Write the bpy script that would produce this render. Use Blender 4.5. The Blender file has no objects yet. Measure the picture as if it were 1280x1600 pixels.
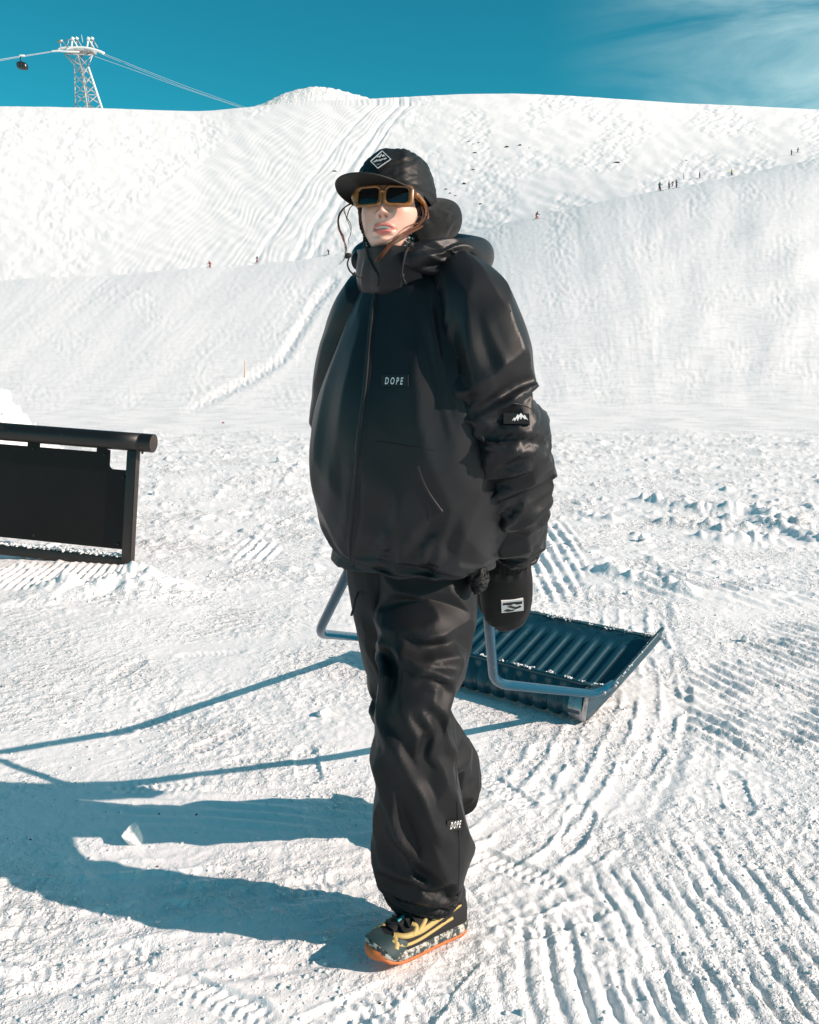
import bpy, bmesh, math, random
import numpy as np
from mathutils import Vector, Matrix, Euler
from mathutils.bvhtree import BVHTree

random.seed(7)
np.random.seed(7)
SC = bpy.context.scene
COL = SC.collection
PI = math.pi

# ------------------------------------------------------------------ camera
FPX, CX, HY, CH = 1500.0, 640.0, 570.0, 1.25      # focal length, principal column and horizon row in photo pixels; camera height
cam_d = bpy.data.cameras.new("camera")
cam = bpy.data.objects.new("camera", cam_d)
COL.objects.link(cam)
cam.location = (0, 0, CH)
cam.rotation_euler = (PI / 2, 0, 0)
cam_d.sensor_fit = 'VERTICAL'
cam_d.sensor_height = 36.0
cam_d.lens = FPX / 1600 * 36
cam_d.shift_y = -(800 - HY) / 1600
cam_d.clip_start = 0.05
cam_d.clip_end = 6000
SC.camera = cam

# ------------------------------------------------------------------ sky and sun
SUN_EL, SUN_AZ = math.radians(29), math.radians(21)   # azimuth: to the right, this much toward the camera
S_DIR = Vector((math.cos(SUN_EL) * math.cos(SUN_AZ), -math.cos(SUN_EL) * math.sin(SUN_AZ), math.sin(SUN_EL)))
world = bpy.data.worlds.new("World")
SC.world = world
world.use_nodes = True
nt = world.node_tree
nt.nodes.clear()
wo = nt.nodes.new('ShaderNodeOutputWorld')
bg = nt.nodes.new('ShaderNodeBackground')
sky = nt.nodes.new('ShaderNodeTexSky')
sky.sky_type = 'NISHITA'
sky.sun_disc = False
sky.sun_elevation = SUN_EL
sky.sun_rotation = PI / 2 + SUN_AZ
sky.altitude = 1200
sky.air_density = 1.0
sky.dust_density = 0.6
sky.ozone_density = 3.0
tint = nt.nodes.new('ShaderNodeMix')
tint.data_type = 'RGBA'
tint.blend_type = 'MULTIPLY'
tint.inputs[0].default_value = 1.0
tint.inputs[7].default_value = (0.135, 1.22, 1.02, 1)
nt.links.new(sky.outputs[0], tint.inputs[6])
tc = nt.nodes.new('ShaderNodeTexCoord')
mp = nt.nodes.new('ShaderNodeMapping')
mp.inputs['Rotation'].default_value = (0, math.radians(24), 0)
mp.inputs['Scale'].default_value = (3.0, 3.0, 11.0)
nz = nt.nodes.new('ShaderNodeTexNoise')
nz.inputs['Scale'].default_value = 1.6
nz.inputs['Detail'].default_value = 7
nz.inputs['Roughness'].default_value = 0.58
nz.inputs['Distortion'].default_value = 0.5
nt.links.new(tc.outputs['Generated'], mp.inputs[0])
nt.links.new(mp.outputs[0], nz.inputs['Vector'])
sep = nt.nodes.new('ShaderNodeSeparateXYZ')
nt.links.new(tc.outputs['Generated'], sep.inputs[0])
mr = nt.nodes.new('ShaderNodeMapRange')
mr.interpolation_type = 'SMOOTHSTEP'
mr.inputs[1].default_value = 0.12
mr.inputs[2].default_value = 0.42
nt.links.new(sep.outputs[0], mr.inputs[0])
mr2 = nt.nodes.new('ShaderNodeMapRange')
mr2.inputs[1].default_value = 0.32
mr2.inputs[2].default_value = 0.72
nt.links.new(nz.outputs[0], mr2.inputs[0])
mul = nt.nodes.new('ShaderNodeMath')
mul.operation = 'MULTIPLY'
nt.links.new(mr.outputs[0], mul.inputs[0])
nt.links.new(mr2.outputs[0], mul.inputs[1])
cl = nt.nodes.new('ShaderNodeMix')
cl.data_type = 'RGBA'
cl.inputs[7].default_value = (6.0, 8.4, 8.6, 1)
nt.links.new(mul.outputs[0], cl.inputs[0])
nt.links.new(tint.outputs[2], cl.inputs[6])
nt.links.new(cl.outputs[2], bg.inputs[0])
bg.inputs[1].default_value = 0.080
nt.links.new(bg.outputs[0], wo.inputs[0])

sun_d = bpy.data.lights.new("sun", 'SUN')
sun_d.energy = 5.0
sun_d.angle = math.radians(0.53)
sun_d.color = (1.0, 0.80, 0.69)
sun = bpy.data.objects.new("sun", sun_d)
COL.objects.link(sun)
sun.rotation_euler = S_DIR.to_track_quat('Z', 'Y').to_euler()
sun.location = (6, -3, 6)

SC.view_settings.view_transform = 'Standard'
SC.view_settings.look = 'None'
SC.view_settings.exposure = 0.35
SC.view_settings.gamma = 1.0
SC.view_settings.use_curve_mapping = False
SC.cycles.max_bounces = 6
SC.cycles.diffuse_bounces = 3
SC.cycles.caustics_reflective = False
SC.cycles.caustics_refractive = False

# ------------------------------------------------------------------ helpers
def U(px, py, d):
    """photo pixel at depth d -> world point"""
    return Vector(((px - CX) / FPX * d, d, CH - (py - HY) / FPX * d))

def G(px, py, z=0.0):
    """photo pixel of a point at height z above the flat snow -> world point"""
    d = (CH - z) * FPX / (py - HY)
    return Vector(((px - CX) / FPX * d, d, z))

def tag(o, label=None, cat=None, group=None, kind=None):
    if label: o['label'] = label
    if cat: o['category'] = cat
    if group: o['group'] = group
    if kind: o['kind'] = kind
    return o

def empty(name, loc, label=None, cat=None, group=None):
    o = bpy.data.objects.new(name, None)
    o.empty_display_size = 0.1
    o.location = loc
    COL.objects.link(o)
    bpy.context.view_layer.update()
    return tag(o, label, cat, group)

def link(name, me, mat=None, parent=None, smooth=True):
    """mesh in world coordinates -> object, parented keeping its place"""
    if mat is not None and len(me.materials) == 0:
        me.materials.append(mat)
    if smooth:
        me.polygons.foreach_set('use_smooth', np.ones(len(me.polygons), dtype=bool))
    o = bpy.data.objects.new(name, me)
    COL.objects.link(o)
    if parent is not None:
        o.parent = parent
        root = parent
        loc = Vector((0, 0, 0))
        while root is not None:
            loc += root.location
            root = root.parent
        o.location = -loc
    return o

def mesh(name, V, F):
    me = bpy.data.meshes.new(name)
    V = np.asarray(V, dtype=np.float32).reshape(-1, 3)
    if isinstance(F, np.ndarray):
        n, k = F.shape
        me.vertices.add(len(V))
        me.vertices.foreach_set('co', V.ravel())
        me.loops.add(n * k)
        me.loops.foreach_set('vertex_index', F.astype(np.int32).ravel())
        me.polygons.add(n)
        me.polygons.foreach_set('loop_start', np.arange(0, n * k, k, dtype=np.int32))
        me.update(calc_edges=True)
        me.validate()
    else:
        me.from_pydata(V.tolist(), [], F)
        me.update()
    return me

def grid_faces(n, m, wrap=True, off=0):
    i = np.arange(n - 1)[:, None]
    j = np.arange(m if wrap else m - 1)[None, :]
    j2 = (j + 1) % m
    a = i * m + j
    b = i * m + j2
    c = (i + 1) * m + j2
    d = (i + 1) * m + j
    return (np.stack([a, b, c, d], -1).reshape(-1, 4) + off)

def grid_mesh(name, P, wrap=True, flip=False, cap0=False, cap1=False):
    n, m = P.shape[:2]
    F = grid_faces(n, m, wrap)
    if flip:
        F = F[:, ::-1]
    if not (cap0 or cap1):
        return mesh(name, P.reshape(-1, 3), F)
    Fl = F.tolist()
    if cap0:
        r = list(range(m))
        Fl.append(r if flip else r[::-1])
    if cap1:
        r = list(range((n - 1) * m, n * m))
        Fl.append(r[::-1] if flip else r)
    return mesh(name, P.reshape(-1, 3), Fl)

class MB:
    """collects pieces of one mesh"""
    def __init__(s):
        s.v, s.f = [], []
    def add(s, V, F):
        o = len(s.v)
        s.v += [tuple(float(c) for c in p) for p in V]
        s.f += [tuple(int(i) + o for i in f) for f in F]
        return s
    def box(s, c, size, M=None, bev=0.0):
        bm = bmesh.new()
        bmesh.ops.create_cube(bm, size=1.0)
        for v in bm.verts:
            v.co = Vector((v.co.x * size[0], v.co.y * size[1], v.co.z * size[2]))
        if bev > 0:
            bmesh.ops.bevel(bm, geom=bm.edges[:], offset=bev, segments=2, affect='EDGES', profile=0.5)
        bm.verts.index_update()
        V = [((M @ v.co) if M else v.co) + Vector(c) for v in bm.verts]
        F = [[v.index for v in f.verts] for f in bm.faces]
        bm.free()
        return s.add(V, F)
    def tube(s, pts, r, seg=8, cap=True):
        pts = [Vector(p) for p in pts]
        n = len(pts)
        rr = r if hasattr(r, '__len__') else [r] * n
        V, F = [], []
        ref = None
        for i, p in enumerate(pts):
            t = (pts[min(i + 1, n - 1)] - pts[max(i - 1, 0)]).normalized()
            if ref is None:
                ref = Vector((0, 0, 1)) if abs(t.z) < 0.9 else Vector((1, 0, 0))
            a = (ref - t * ref.dot(t)).normalized()
            b = t.cross(a)
            ref = a
            for k in range(seg):
                w = 2 * PI * k / seg
                V.append(p + (a * math.cos(w) + b * math.sin(w)) * rr[i])
        for i in range(n - 1):
            for k in range(seg):
                k2 = (k + 1) % seg
                F.append((i * seg + k, i * seg + k2, (i + 1) * seg + k2, (i + 1) * seg + k))
        if cap:
            F.append(tuple(range(seg))[::-1])
            F.append(tuple(range((n - 1) * seg, n * seg)))
        return s.add(V, F)
    def mesh(s, name):
        me = bpy.data.meshes.new(name)
        me.from_pydata(s.v, [], s.f)
        me.update()
        return me
    def build(s, name, mat, parent=None, smooth=True):
        return link(name, s.mesh(name), mat, parent, smooth)

def spline(pts, n):
    """Catmull-Rom through pts (any dimension) -> (n, k)"""
    P = np.array([list(p) for p in pts], dtype=float)
    Q = np.vstack([2 * P[0] - P[1], P, 2 * P[-1] - P[-2]])
    t = np.linspace(0, len(P) - 1 - 1e-9, n)
    i = t.astype(int)
    f = (t - i)[:, None]
    a, b, c, d = Q[i], Q[i + 1], Q[i + 2], Q[i + 3]
    return 0.5 * (2 * b + (c - a) * f + (2 * a - 5 * b + 4 * c - d) * f ** 2 + (3 * b - a - 3 * c + d) * f ** 3)

def sstep(a, b, x):
    t = np.clip((x - a) / (b - a), 0, 1)
    return t * t * (3 - 2 * t)

def perlin(x, y, seed=0):
    x = np.asarray(x, dtype=np.float64)
    y = np.asarray(y, dtype=np.float64)
    xi = np.floor(x).astype(np.int64)
    yi = np.floor(y).astype(np.int64)
    xf = x - xi
    yf = y - yi
    def g(ix, iy, dx, dy):
        h = (ix * 374761393 + iy * 668265263 + seed * 2246822519) & 0xffffffff
        h = ((h ^ (h >> 13)) * 1274126177) & 0xffffffff
        h = (h ^ (h >> 16)) & 0xffff
        a = h * (2 * PI / 65536.0)
        return np.cos(a) * dx + np.sin(a) * dy
    u = xf * xf * xf * (xf * (xf * 6 - 15) + 10)
    v = yf * yf * yf * (yf * (yf * 6 - 15) + 10)
    a = g(xi, yi, xf, yf)
    b = g(xi + 1, yi, xf - 1, yf)
    c = g(xi, yi + 1, xf, yf - 1)
    d = g(xi + 1, yi + 1, xf - 1, yf - 1)
    return 1.5 * (a + u * (b - a) + v * ((c + u * (d - c)) - (a + u * (b - a))))

# ------------------------------------------------------------------ materials
def mat(name, base=(0.5, 0.5, 0.5), rough=0.5, metal=0.0, bump=None, vary=None, spec=None, coat=0.0, sheen=0.0, sss=0.0, worn=None):
    """procedural material; bump=(scale, strength, distance), vary=(scale, colour2, lo, hi), worn=(scale, colour, lo, hi, rough)"""
    m = bpy.data.materials.new(name)
    m.use_nodes = True
    t = m.node_tree
    b = t.nodes['Principled BSDF']
    b.inputs['Base Color'].default_value = (*base, 1)
    b.inputs['Roughness'].default_value = rough
    b.inputs['Metallic'].default_value = metal
    if spec is not None: b.inputs['Specular IOR Level'].default_value = spec
    if coat: b.inputs['Coat Weight'].default_value = coat
    if sheen:
        b.inputs['Sheen Weight'].default_value = sheen
        b.inputs['Sheen Roughness'].default_value = 0.5
    if sss:
        b.inputs['Subsurface Weight'].default_value = sss
        b.inputs['Subsurface Radius'].default_value = (0.012, 0.004, 0.002)
        b.inputs['Subsurface Scale'].default_value = 1.0
    co = t.nodes.new('ShaderNodeTexCoord')
    out = None
    def noise(sc, det=5, rgh=0.6):
        n = t.nodes.new('ShaderNodeTexNoise')
        n.inputs['Scale'].default_value = sc
        n.inputs['Detail'].default_value = det
        n.inputs['Roughness'].default_value = rgh
        t.links.new(co.outputs['Object'], n.inputs['Vector'])
        return n
    def rng(src, lo, hi):
        r = t.nodes.new('ShaderNodeMapRange')
        r.inputs[1].default_value = lo
        r.inputs[2].default_value = hi
        t.links.new(src, r.inputs[0])
        return r.outputs[0]
    def mix(fac, a, bcol):
        x = t.nodes.new('ShaderNodeMix')
        x.data_type = 'RGBA'
        t.links.new(fac, x.inputs[0])
        if a is None: x.inputs[6].default_value = (*base, 1)
        else: t.links.new(a, x.inputs[6])
        x.inputs[7].default_value = (*bcol, 1)
        return x.outputs[2]
    if vary:
        out = mix(rng(noise(vary[0]).outputs[0], vary[2], vary[3]), out, vary[1])
    if worn:
        f = rng(noise(worn[0], 8, 0.7).outputs[0], worn[2], worn[3])
        out = mix(f, out, worn[1])
        x = t.nodes.new('ShaderNodeMix')
        x.data_type = 'FLOAT'
        t.links.new(f, x.inputs[0])
        x.inputs[2].default_value = rough
        x.inputs[3].default_value = worn[4]
        t.links.new(x.outputs[0], b.inputs['Roughness'])
    if out is not None:
        t.links.new(out, b.inputs['Base Color'])
    if bump:
        bp = t.nodes.new('ShaderNodeBump')
        bp.inputs['Strength'].default_value = bump[1]
        bp.inputs['Distance'].default_value = bump[2]
        t.links.new(noise(bump[0], 6, 0.65).outputs[0], bp.inputs['Height'])
        t.links.new(bp.outputs[0], b.inputs['Normal'])
    return m

M = {}
def snow_material():
    m = mat('snow', (0.83, 0.83, 0.835), 0.62, vary=(3.0, (0.87, 0.865, 0.865), 0.35, 0.7), spec=0.3)
    t = m.node_tree
    b = t.nodes['Principled BSDF']
    co = t.nodes.new('ShaderNodeTexCoord')
    prev = None
    pn = t.nodes.new('ShaderNodeTexNoise')
    pn.inputs['Scale'].default_value = 1.7
    pn.inputs['Detail'].default_value = 3
    t.links.new(co.outputs['Object'], pn.inputs['Vector'])
    pr = t.nodes.new('ShaderNodeMapRange')
    pr.inputs[1].default_value = 0.40
    pr.inputs[2].default_value = 0.62
    pr.inputs[3].default_value = 0.10
    pr.inputs[4].default_value = 0.62
    t.links.new(pn.outputs[0], pr.inputs[0])
    for sc, det, rough, st, dist in ((22, 4, 0.6, 0.42, 0.030), (85, 5, 0.65, 0.55, 0.012), (260, 3, 0.6, 0.5, 0.004)):
        n = t.nodes.new('ShaderNodeTexNoise')
        n.inputs['Scale'].default_value = sc
        n.inputs['Detail'].default_value = det
        n.inputs['Roughness'].default_value = rough
        t.links.new(co.outputs['Object'], n.inputs['Vector'])
        h = n.outputs[0]
        if sc < 50:                      # grains in patches, smooth between
            r = t.nodes.new('ShaderNodeMapRange')
            r.inputs[1].default_value = 0.46
            r.inputs[2].default_value = 0.72
            t.links.new(h, r.inputs[0])
            h = r.outputs[0]
        bp = t.nodes.new('ShaderNodeBump')
        bp.inputs['Strength'].default_value = st
        if sc < 200: t.links.new(pr.outputs[0], bp.inputs['Strength'])
        bp.inputs['Distance'].default_value = dist
        t.links.new(h, bp.inputs['Height'])
        if prev is not None: t.links.new(prev, bp.inputs['Normal'])
        prev = bp.outputs[0]
    t.links.new(prev, b.inputs['Normal'])
    return m
M['snow'] = snow_material()
M['snow_clump'] = mat('snow_clump', (0.85, 0.85, 0.855), 0.65, bump=(120, 0.6, 0.01), spec=0.3)
# ------------------------------------------------------------------ terrain: one sheet from underfoot to beyond the ridge
CREST = [(-400, 470), (0, 437), (150, 431), (300, 420), (400, 413), (500, 404), (600, 388), (700, 370), (800, 346), (900, 324), (1000, 303), (1060, 293), (1140, 277), (1200, 262), (1280, 246), (1700, 190)]
RIDGE = [(-400, 166), (0, 166), (80, 167), (160, 169), (240, 172), (320, 174), (370, 169), (420, 164), (480, 158), (560, 155), (640, 151), (720, 147), (800, 146), (880, 149), (960, 154), (1060, 161), (1160, 165), (1280, 171), (1700, 185)]
CDIST = [(-400, 190), (0, 190), (500, 184), (1000, 168), (1280, 190), (1700, 205)]
BASE_D, RIDGE_D = 21.0, 550.0

def smooth_interp(x, pts, w=45):
    xs = np.linspace(-1200, 2500, 3701)
    ys = np.interp(xs, [p[0] for p in pts], [p[1] for p in pts])
    k = np.hanning(2 * w + 1)
    k /= k.sum()
    ys = np.convolve(np.pad(ys, w, mode='edge'), k, mode='valid')
    return np.interp(x, xs, ys)

ARC = spline([(1.42, 5.4), (1.22, 4.5), (1.06, 3.70), (0.92, 3.25), (0.68, 2.70), (0.43, 2.33), (0.15, 2.12), (-0.3, 1.98), (-0.9, 1.9)], 160)

def poly_dist(x, y, pts):
    """distance to a polyline, signed by side, and the position along it"""
    best = np.full(x.shape, 1e9)
    sd = np.zeros(x.shape)
    al = np.zeros(x.shape)
    acc = 0.0
    for (x0, y0), (x1, y1) in zip(pts[:-1], pts[1:]):
        dx, dy = x1 - x0, y1 - y0
        L2 = dx * dx + dy * dy
        L = math.sqrt(L2)
        t = np.clip(((x - x0) * dx + (y - y0) * dy) / L2, 0, 1)
        ex, ey = x - (x0 + t * dx), y - (y0 + t * dy)
        d = np.hypot(ex, ey)
        m = d < best
        best = np.where(m, d, best)
        sd = np.where(m, np.sign(dx * ey - dy * ex), sd)
        al = np.where(m, acc + t * L, al)
        acc += L
    return best, sd, al

def blob(px, py, cx, cy, rx, ry, soft=0.5):
    r = np.hypot((px - cx) / rx, (py - cy) / ry)
    return 1 - sstep(1 - soft, 1 + soft * 0.3, r)

def snow_detail(x, y, dep):
    """relief of the trodden and groomed flat in metres"""
    pyf = HY + FPX * CH / np.maximum(dep, 0.3)
    pxf = CX + FPX * x / np.maximum(dep, 0.3)
    rough = sstep(-0.25, 0.45, perlin(x * 1.3 + 5, y * 1.3, 3) + 0.5 * perlin(x * 3.1, y * 3.1, 4))
    rough = 0.35 + 0.65 * rough
    far = sstep(4.2, 7.5, dep)
    h = 0.022 * perlin(x * 0.45, y * 0.45, 11) + 0.010 * perlin(x * 1.6, y * 1.6, 12)
    h += 0.0055 * rough * perlin(x * 6, y * 6, 13)
    b1 = np.abs(perlin(x * 13 + 2 * perlin(x * 4, y * 4, 5), y * 13, 14))
    h += rough * (0.0046 + 0.009 * far) * (b1 - 0.3)
    b2 = perlin(x * 27, y * 27, 15)
    h += rough * 0.0030 * np.maximum(b2 - 0.1, 0) * 2
    lump = np.maximum(perlin(x * 7.5 + 30, y * 7.5, 16) - 0.28, 0)
    h += (0.006 + 0.049 * far) * lump * (0.4 + 0.9 * rough)
    h += rough * 0.0020 * perlin(x * 55, y * 55, 17)
    wob = perlin(x * 2.2, y * 2.2, 21)
    brk = sstep(-0.35, 0.15, perlin(x * 5.5, y * 5.5, 22) + 0.4 * perlin(x * 14, y * 14, 23))
    def ridges(q, sharp=1.0):
        s = 0.5 + 0.5 * np.sin(q)
        return s ** sharp
    # caterpillar bars running away from the camera, lower right
    m = blob(pxf, pyf, 1130, 1490, 300, 230, 0.5) * (0.35 + 0.65 * brk)
    edge_n = 0.010 * perlin(x * 22, y * 9, 24) + 0.005 * perlin(x * 60, y * 30, 25)
    h -= m * 0.0085 * (ridges(2 * PI * (x + 0.02 * wob + 0.05 * y + edge_n) / 0.047, 2.2) - 0.3)
    m = blob(pxf, pyf, 900, 1530, 150, 130, 0.6) * brk
    h -= m * 0.008 * (ridges(2 * PI * (x + 0.03 * wob) / 0.055, 2.4) - 0.3)
    # a machine's curved track, parallel grooves along an arc
    d, sd, al = poly_dist(x, y, ARC)
    inner = np.where(sd < 0, d, -d)
    m = sstep(-0.03, 0.01, inner) * (1 - sstep(0.46, 0.62, inner)) * (1 - sstep(5.6, 6.3, al)) * sstep(0.0, 0.4, al)
    bars = ridges(2 * PI * (inner + 0.006 * wob + edge_n) / 0.072, 2.6)
    bars *= sstep(-0.5, 0.1, perlin(al * 5, inner * 9, 31) + 0.5 * perlin(al * 17, inner * 25, 32))
    h += m * 0.0095 * (bars - 0.3) * (0.35 + 0.65 * sstep(-0.3, 0.3, perlin(x * 2.5, y * 2.5, 33)))
    h -= 0.007 * sstep(-0.06, 0.02, inner) * (1 - sstep(0.55, 0.7, inner)) * (1 - sstep(5.6, 6.3, al))
    d2 = np.abs(inner + 0.035)
    h += 0.006 * np.exp(-(d2 / 0.018) ** 2) * brk * sstep(-0.2, 0.3, perlin(al * 3, al * 0.7, 34)) * (1 - sstep(5.6, 6.3, al))
    # groomed corduroy, right
    ux, uy = 0.90, 0.435
    q = (x * ux + y * uy)
    holes = sstep(0.9, 0.6, np.hypot((pxf - 1215) / 75, (pyf - 1095) / 30)) * 0.9
    m = np.maximum(blob(pxf, pyf, 1200, 1100, 150, 85, 0.3), blob(pxf, pyf, 1260, 1010, 110, 45, 0.4)) * (1 - holes) * (0.3 + 0.7 * brk)
    h += m * 0.017 * (ridges(2 * PI * (q + 0.008 * wob) / 0.066, 0.9) - 0.5)
    m = blob(pxf, pyf, 1060, 915, 120, 28, 0.5) * brk + 0.7 * blob(pxf, pyf, 1215, 925, 110, 30, 0.5) * brk
    h += m * 0.016 * (ridges(2 * PI * (q + 0.02 * wob) / 0.10, 1.0) - 0.5)
    # corduroy by the rail and behind the walker
    m = blob(pxf, pyf, 95, 905, 170, 26, 0.4)
    h += m * 0.018 * (ridges(2 * PI * (x + 0.10 * y + 0.01 * wob) / 0.052, 1.0) - 0.5)
    m = blob(pxf, pyf, 400, 858, 45, 24, 0.5) + blob(pxf, pyf, 870, 880, 48, 70, 0.4)
    h += np.minimum(m, 1) * 0.02 * (0.4 + 0.6 * brk) * (ridges(2 * PI * (x - 0.03 * y + 0.01 * wob) / 0.075, 1.0) - 0.5)
    # sledge lines across the shaded stretch and at left
    m = blob(pxf, pyf, 400, 1255, 260, 48, 0.5)
    h += m * 0.007 * (ridges(2 * PI * (y + 0.14 * x + 0.015 * wob) / 0.05, 1.0) - 0.5) * (0.3 + 0.7 * brk)
    m = blob(pxf, pyf, 330, 1480, 330, 120, 0.6) * brk
    h += m * 0.008 * (ridges(2 * PI * (y * 0.9 - 0.5 * x + 0.05 * wob) / 0.15, 1.8) - 0.4)
    # ploughed ridges right of the walker
    for pts, a, w in [([(1010, 782), (1090, 796), (1180, 802), (1260, 820)], 0.075, 0.11), ([(1040, 818), (1110, 826), (1190, 846)], 0.06, 0.09),
                      ([(930, 893), (1000, 908), (1070, 926)], 0.05, 0.07), ([(900, 800), (960, 815)], 0.035, 0.07), ([(1100, 842), (1190, 848)], 0.05, 0.08),
                      ([(1190, 815), (1290, 845)], 0.06, 0.09)]:
        d, sd, al = poly_dist(x, y, [tuple(G(*p)[:2]) for p in pts])
        rag = 0.55 + 0.9 * np.abs(perlin(x * 5, y * 5, 41)) + 0.5 * perlin(x * 16, y * 16, 42)
        h += a * rag * np.exp(-(d / w) ** 2)
    # heaped snow in front of the rail and along its foot
    for cx, cy, rx, ry, a in [(110, 925, 65, 14, 0.07), (215, 918, 70, 20, 0.10), (285, 925, 40, 10, 0.04), (60, 935, 40, 9, 0.03)]:
        m = blob(pxf, pyf, cx, cy, rx, ry, 0.9)
        h += a * m * (0.6 + 0.8 * np.abs(perlin(x * 5, y * 5, 43)) + 0.35 * perlin(x * 14, y * 14, 44))
    # boot prints
    for cx, cy, deg, sc in [(430, 1178, 20, 1), (345, 1150, 60, 1), (480, 1195, 100, 1), (560, 1575, 35, 1), (690, 1540, 60, 1), (790, 1230, 120, 0.9), (900, 1290, 70, 1), (330, 1020, 10, 1), (150, 1130, 160, 1), (260, 1120, 30, 1),
                            (800, 1350, 140, 1), (1010, 1180, 60, 1), (140, 1500, 20, 1), (330, 1560, 150, 1), (930, 1110, 30, 1), (1150, 1230, 80, 1), (200, 1045, 80, 1), (730, 940, 20, 1), (640, 1590, 10, 1), (870, 1440, 25, 1), (250, 1225, 5, 1), (450, 1385, 15, 1)]:
        c_ = G(cx, cy)
        ca, sa = math.cos(math.radians(deg)), math.sin(math.radians(deg))
        lx_, ly_ = (x - c_.x) * ca + (y - c_.y) * sa, -(x - c_.x) * sa + (y - c_.y) * ca
        near = (np.abs(lx_) < 0.22) & (np.abs(ly_) < 0.09)
        if not near.any(): continue
        wv_ = 0.045 - 0.010 * np.cos(lx_ / 0.05)
        m = (1 - sstep(0.85, 1.1, np.hypot(lx_ / (0.145 * sc), ly_ / wv_))) * near
        lug = np.sin(2 * PI * (lx_ + 0.35 * np.abs(ly_)) / 0.026) * (0.6 + 0.4 * np.sin(2 * PI * ly_ / 0.03))
        h += m * (-0.006 + 0.0036 * lug * (0.4 + 0.6 * brk))
        rimm = np.exp(-((np.hypot(lx_ / (0.150 * sc), ly_ / (wv_ + 0.004)) - 1.08) / 0.10) ** 2) * near
        h += 0.0035 * rimm * (0.5 + b2)
    # the churned bank behind the rail, and a dip beyond it
    m = sstep(240, 330, pxf) * 0 + (1 - sstep(430, 640, pxf)) * np.exp(-((pyf - 745) / 28) ** 2)
    h += m * 0.11
    lay = np.exp(-((pyf - 700) / 18) ** 2)
    h += lay * 0.05 * np.abs(perlin(x * 2.2, y * 2.2, 45))
    return h

def far_relief(px, py, dep, kind):
    """relief of the slopes: piste marks run downhill; sizes in metres grow with the distance band"""
    if kind == 'near':
        w = 9 * perlin(px / 150, py / 130, 51)
        q = px + smooth_interp(px, [(-300, 260), (350, 230), (620, 60), (860, -70), (1400, 60)], 140) * ((py - 420) / 230.0) + w
        s = py
        a = dep / 1500.0
        sel = 0.35 + 0.9 * sstep(-0.2, 0.5, perlin(px / 80, py / 70, 50))
        h = a * 0.9 * perlin(q / 34, s / 120, 52) + a * sel * (0.34 * perlin(q / 9, s / 45, 53) + 0.22 * perlin(q / 4.2, s / 20, 54))
        crud = np.maximum(perlin(px / 70, py / 55, 55), 0) + 0.25
        h += a * 1.15 * crud * perlin((px - 0.4 * py) / 7.5, (py + 0.5 * px) / 6.5, 56)
        arcs = np.abs(perlin((px + 14 * perlin(px / 40, py / 40, 62)) / 22, (py + 14 * perlin(px / 40, py / 40, 63)) / 30, 61))
        h -= a * 0.55 * np.exp(-(arcs / 0.05) ** 2) * (0.3 + crud)
        h += a * 0.45 * crud * perlin((px + 0.3 * py) / 3.2, py / 3.6, 57)
        right = sstep(820, 1050, px)
        h += a * right * 2.2 * perlin((px + 0.5 * (py - 400)) / 66, py / 48, 58)
        h += a * 2.6 * perlin((px + 0.8 * py) / 95, py / 70, 59)
        for cx, cy, rx, ry, amp in [(1240, 400, 40, 60, 4), (1190, 365, 24, 60, 3), (1120, 300, 30, 18, 3)]:
            h += a * amp * np.exp(-((px - cx) / rx) ** 2 - ((py - cy) / ry) ** 2)
        d, sd, al = poly_dist(px, py, [(290, 648), (340, 618), (400, 588), (440, 562), (470, 515), (495, 470), (520, 440)])
        h += a * (-3.0 * np.exp(-(d / 7) ** 2) + 2.2 * np.exp(-(d / 9) ** 2) * perlin(px / 4.5, py / 4.0, 60) + 1.5 * np.exp(-((d - 12) / 8) ** 2))
        return 0.62 * h
    a = dep / 1500.0
    v = np.clip((py - 165) / 255, 0, 1)
    lo = 430 - 300 * v ** 0.85
    hi = 655 - 150 * v ** 0.8
    q = (px - lo) / (hi - lo)
    m = sstep(-0.05, 0.08, q) * (1 - sstep(0.93, 1.02, q))
    brk = 0.45 + 0.55 * sstep(-0.3, 0.3, perlin(px / 30, py / 25, 71))
    g = np.sin(2 * PI * (q * 31 + 1.3 * perlin(px / 40, py / 60, 72))) + 0.5 * np.sin(2 * PI * (q * 63 + 1.2 * perlin(px / 25, py / 60, 73)))
    h = a * m * brk * (0.20 + 0.50 * q) * g
    h += a * m * 2.2 * (-np.exp(-((q - 0.86) / 0.015) ** 2) - np.exp(-((q - 0.93) / 0.012) ** 2) - 0.7 * np.exp(-((q - 0.70) / 0.012) ** 2))
    left = (1 - m)
    h += a * left * (1 - sstep(640, 760, px)) * (1.0 * perlin((px + 0.4 * py) / 13, py / 9, 74) + 0.8 * perlin(px / 5, py / 4.4, 75)) * (0.35 + 0.8 * sstep(-0.3, 0.4, perlin(px / 70, py / 40, 70)))
    rgt = sstep(600, 700, px)
    h += a * rgt * (1.0 * perlin((px + 0.6 * py) / 60, py / 22, 76) + (1.1 * perlin((px + py) / 10, py / 6, 77) + 0.6 * perlin((px - py) / 4.5, py / 3.5, 80)) * (0.2 + sstep(0.0, 0.4, perlin(px / 90, py / 60, 78) + 0.15)))
    h += a * 1.2 * perlin((px - py) / 26, py / 12, 79)
    return 0.8 * h

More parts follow.
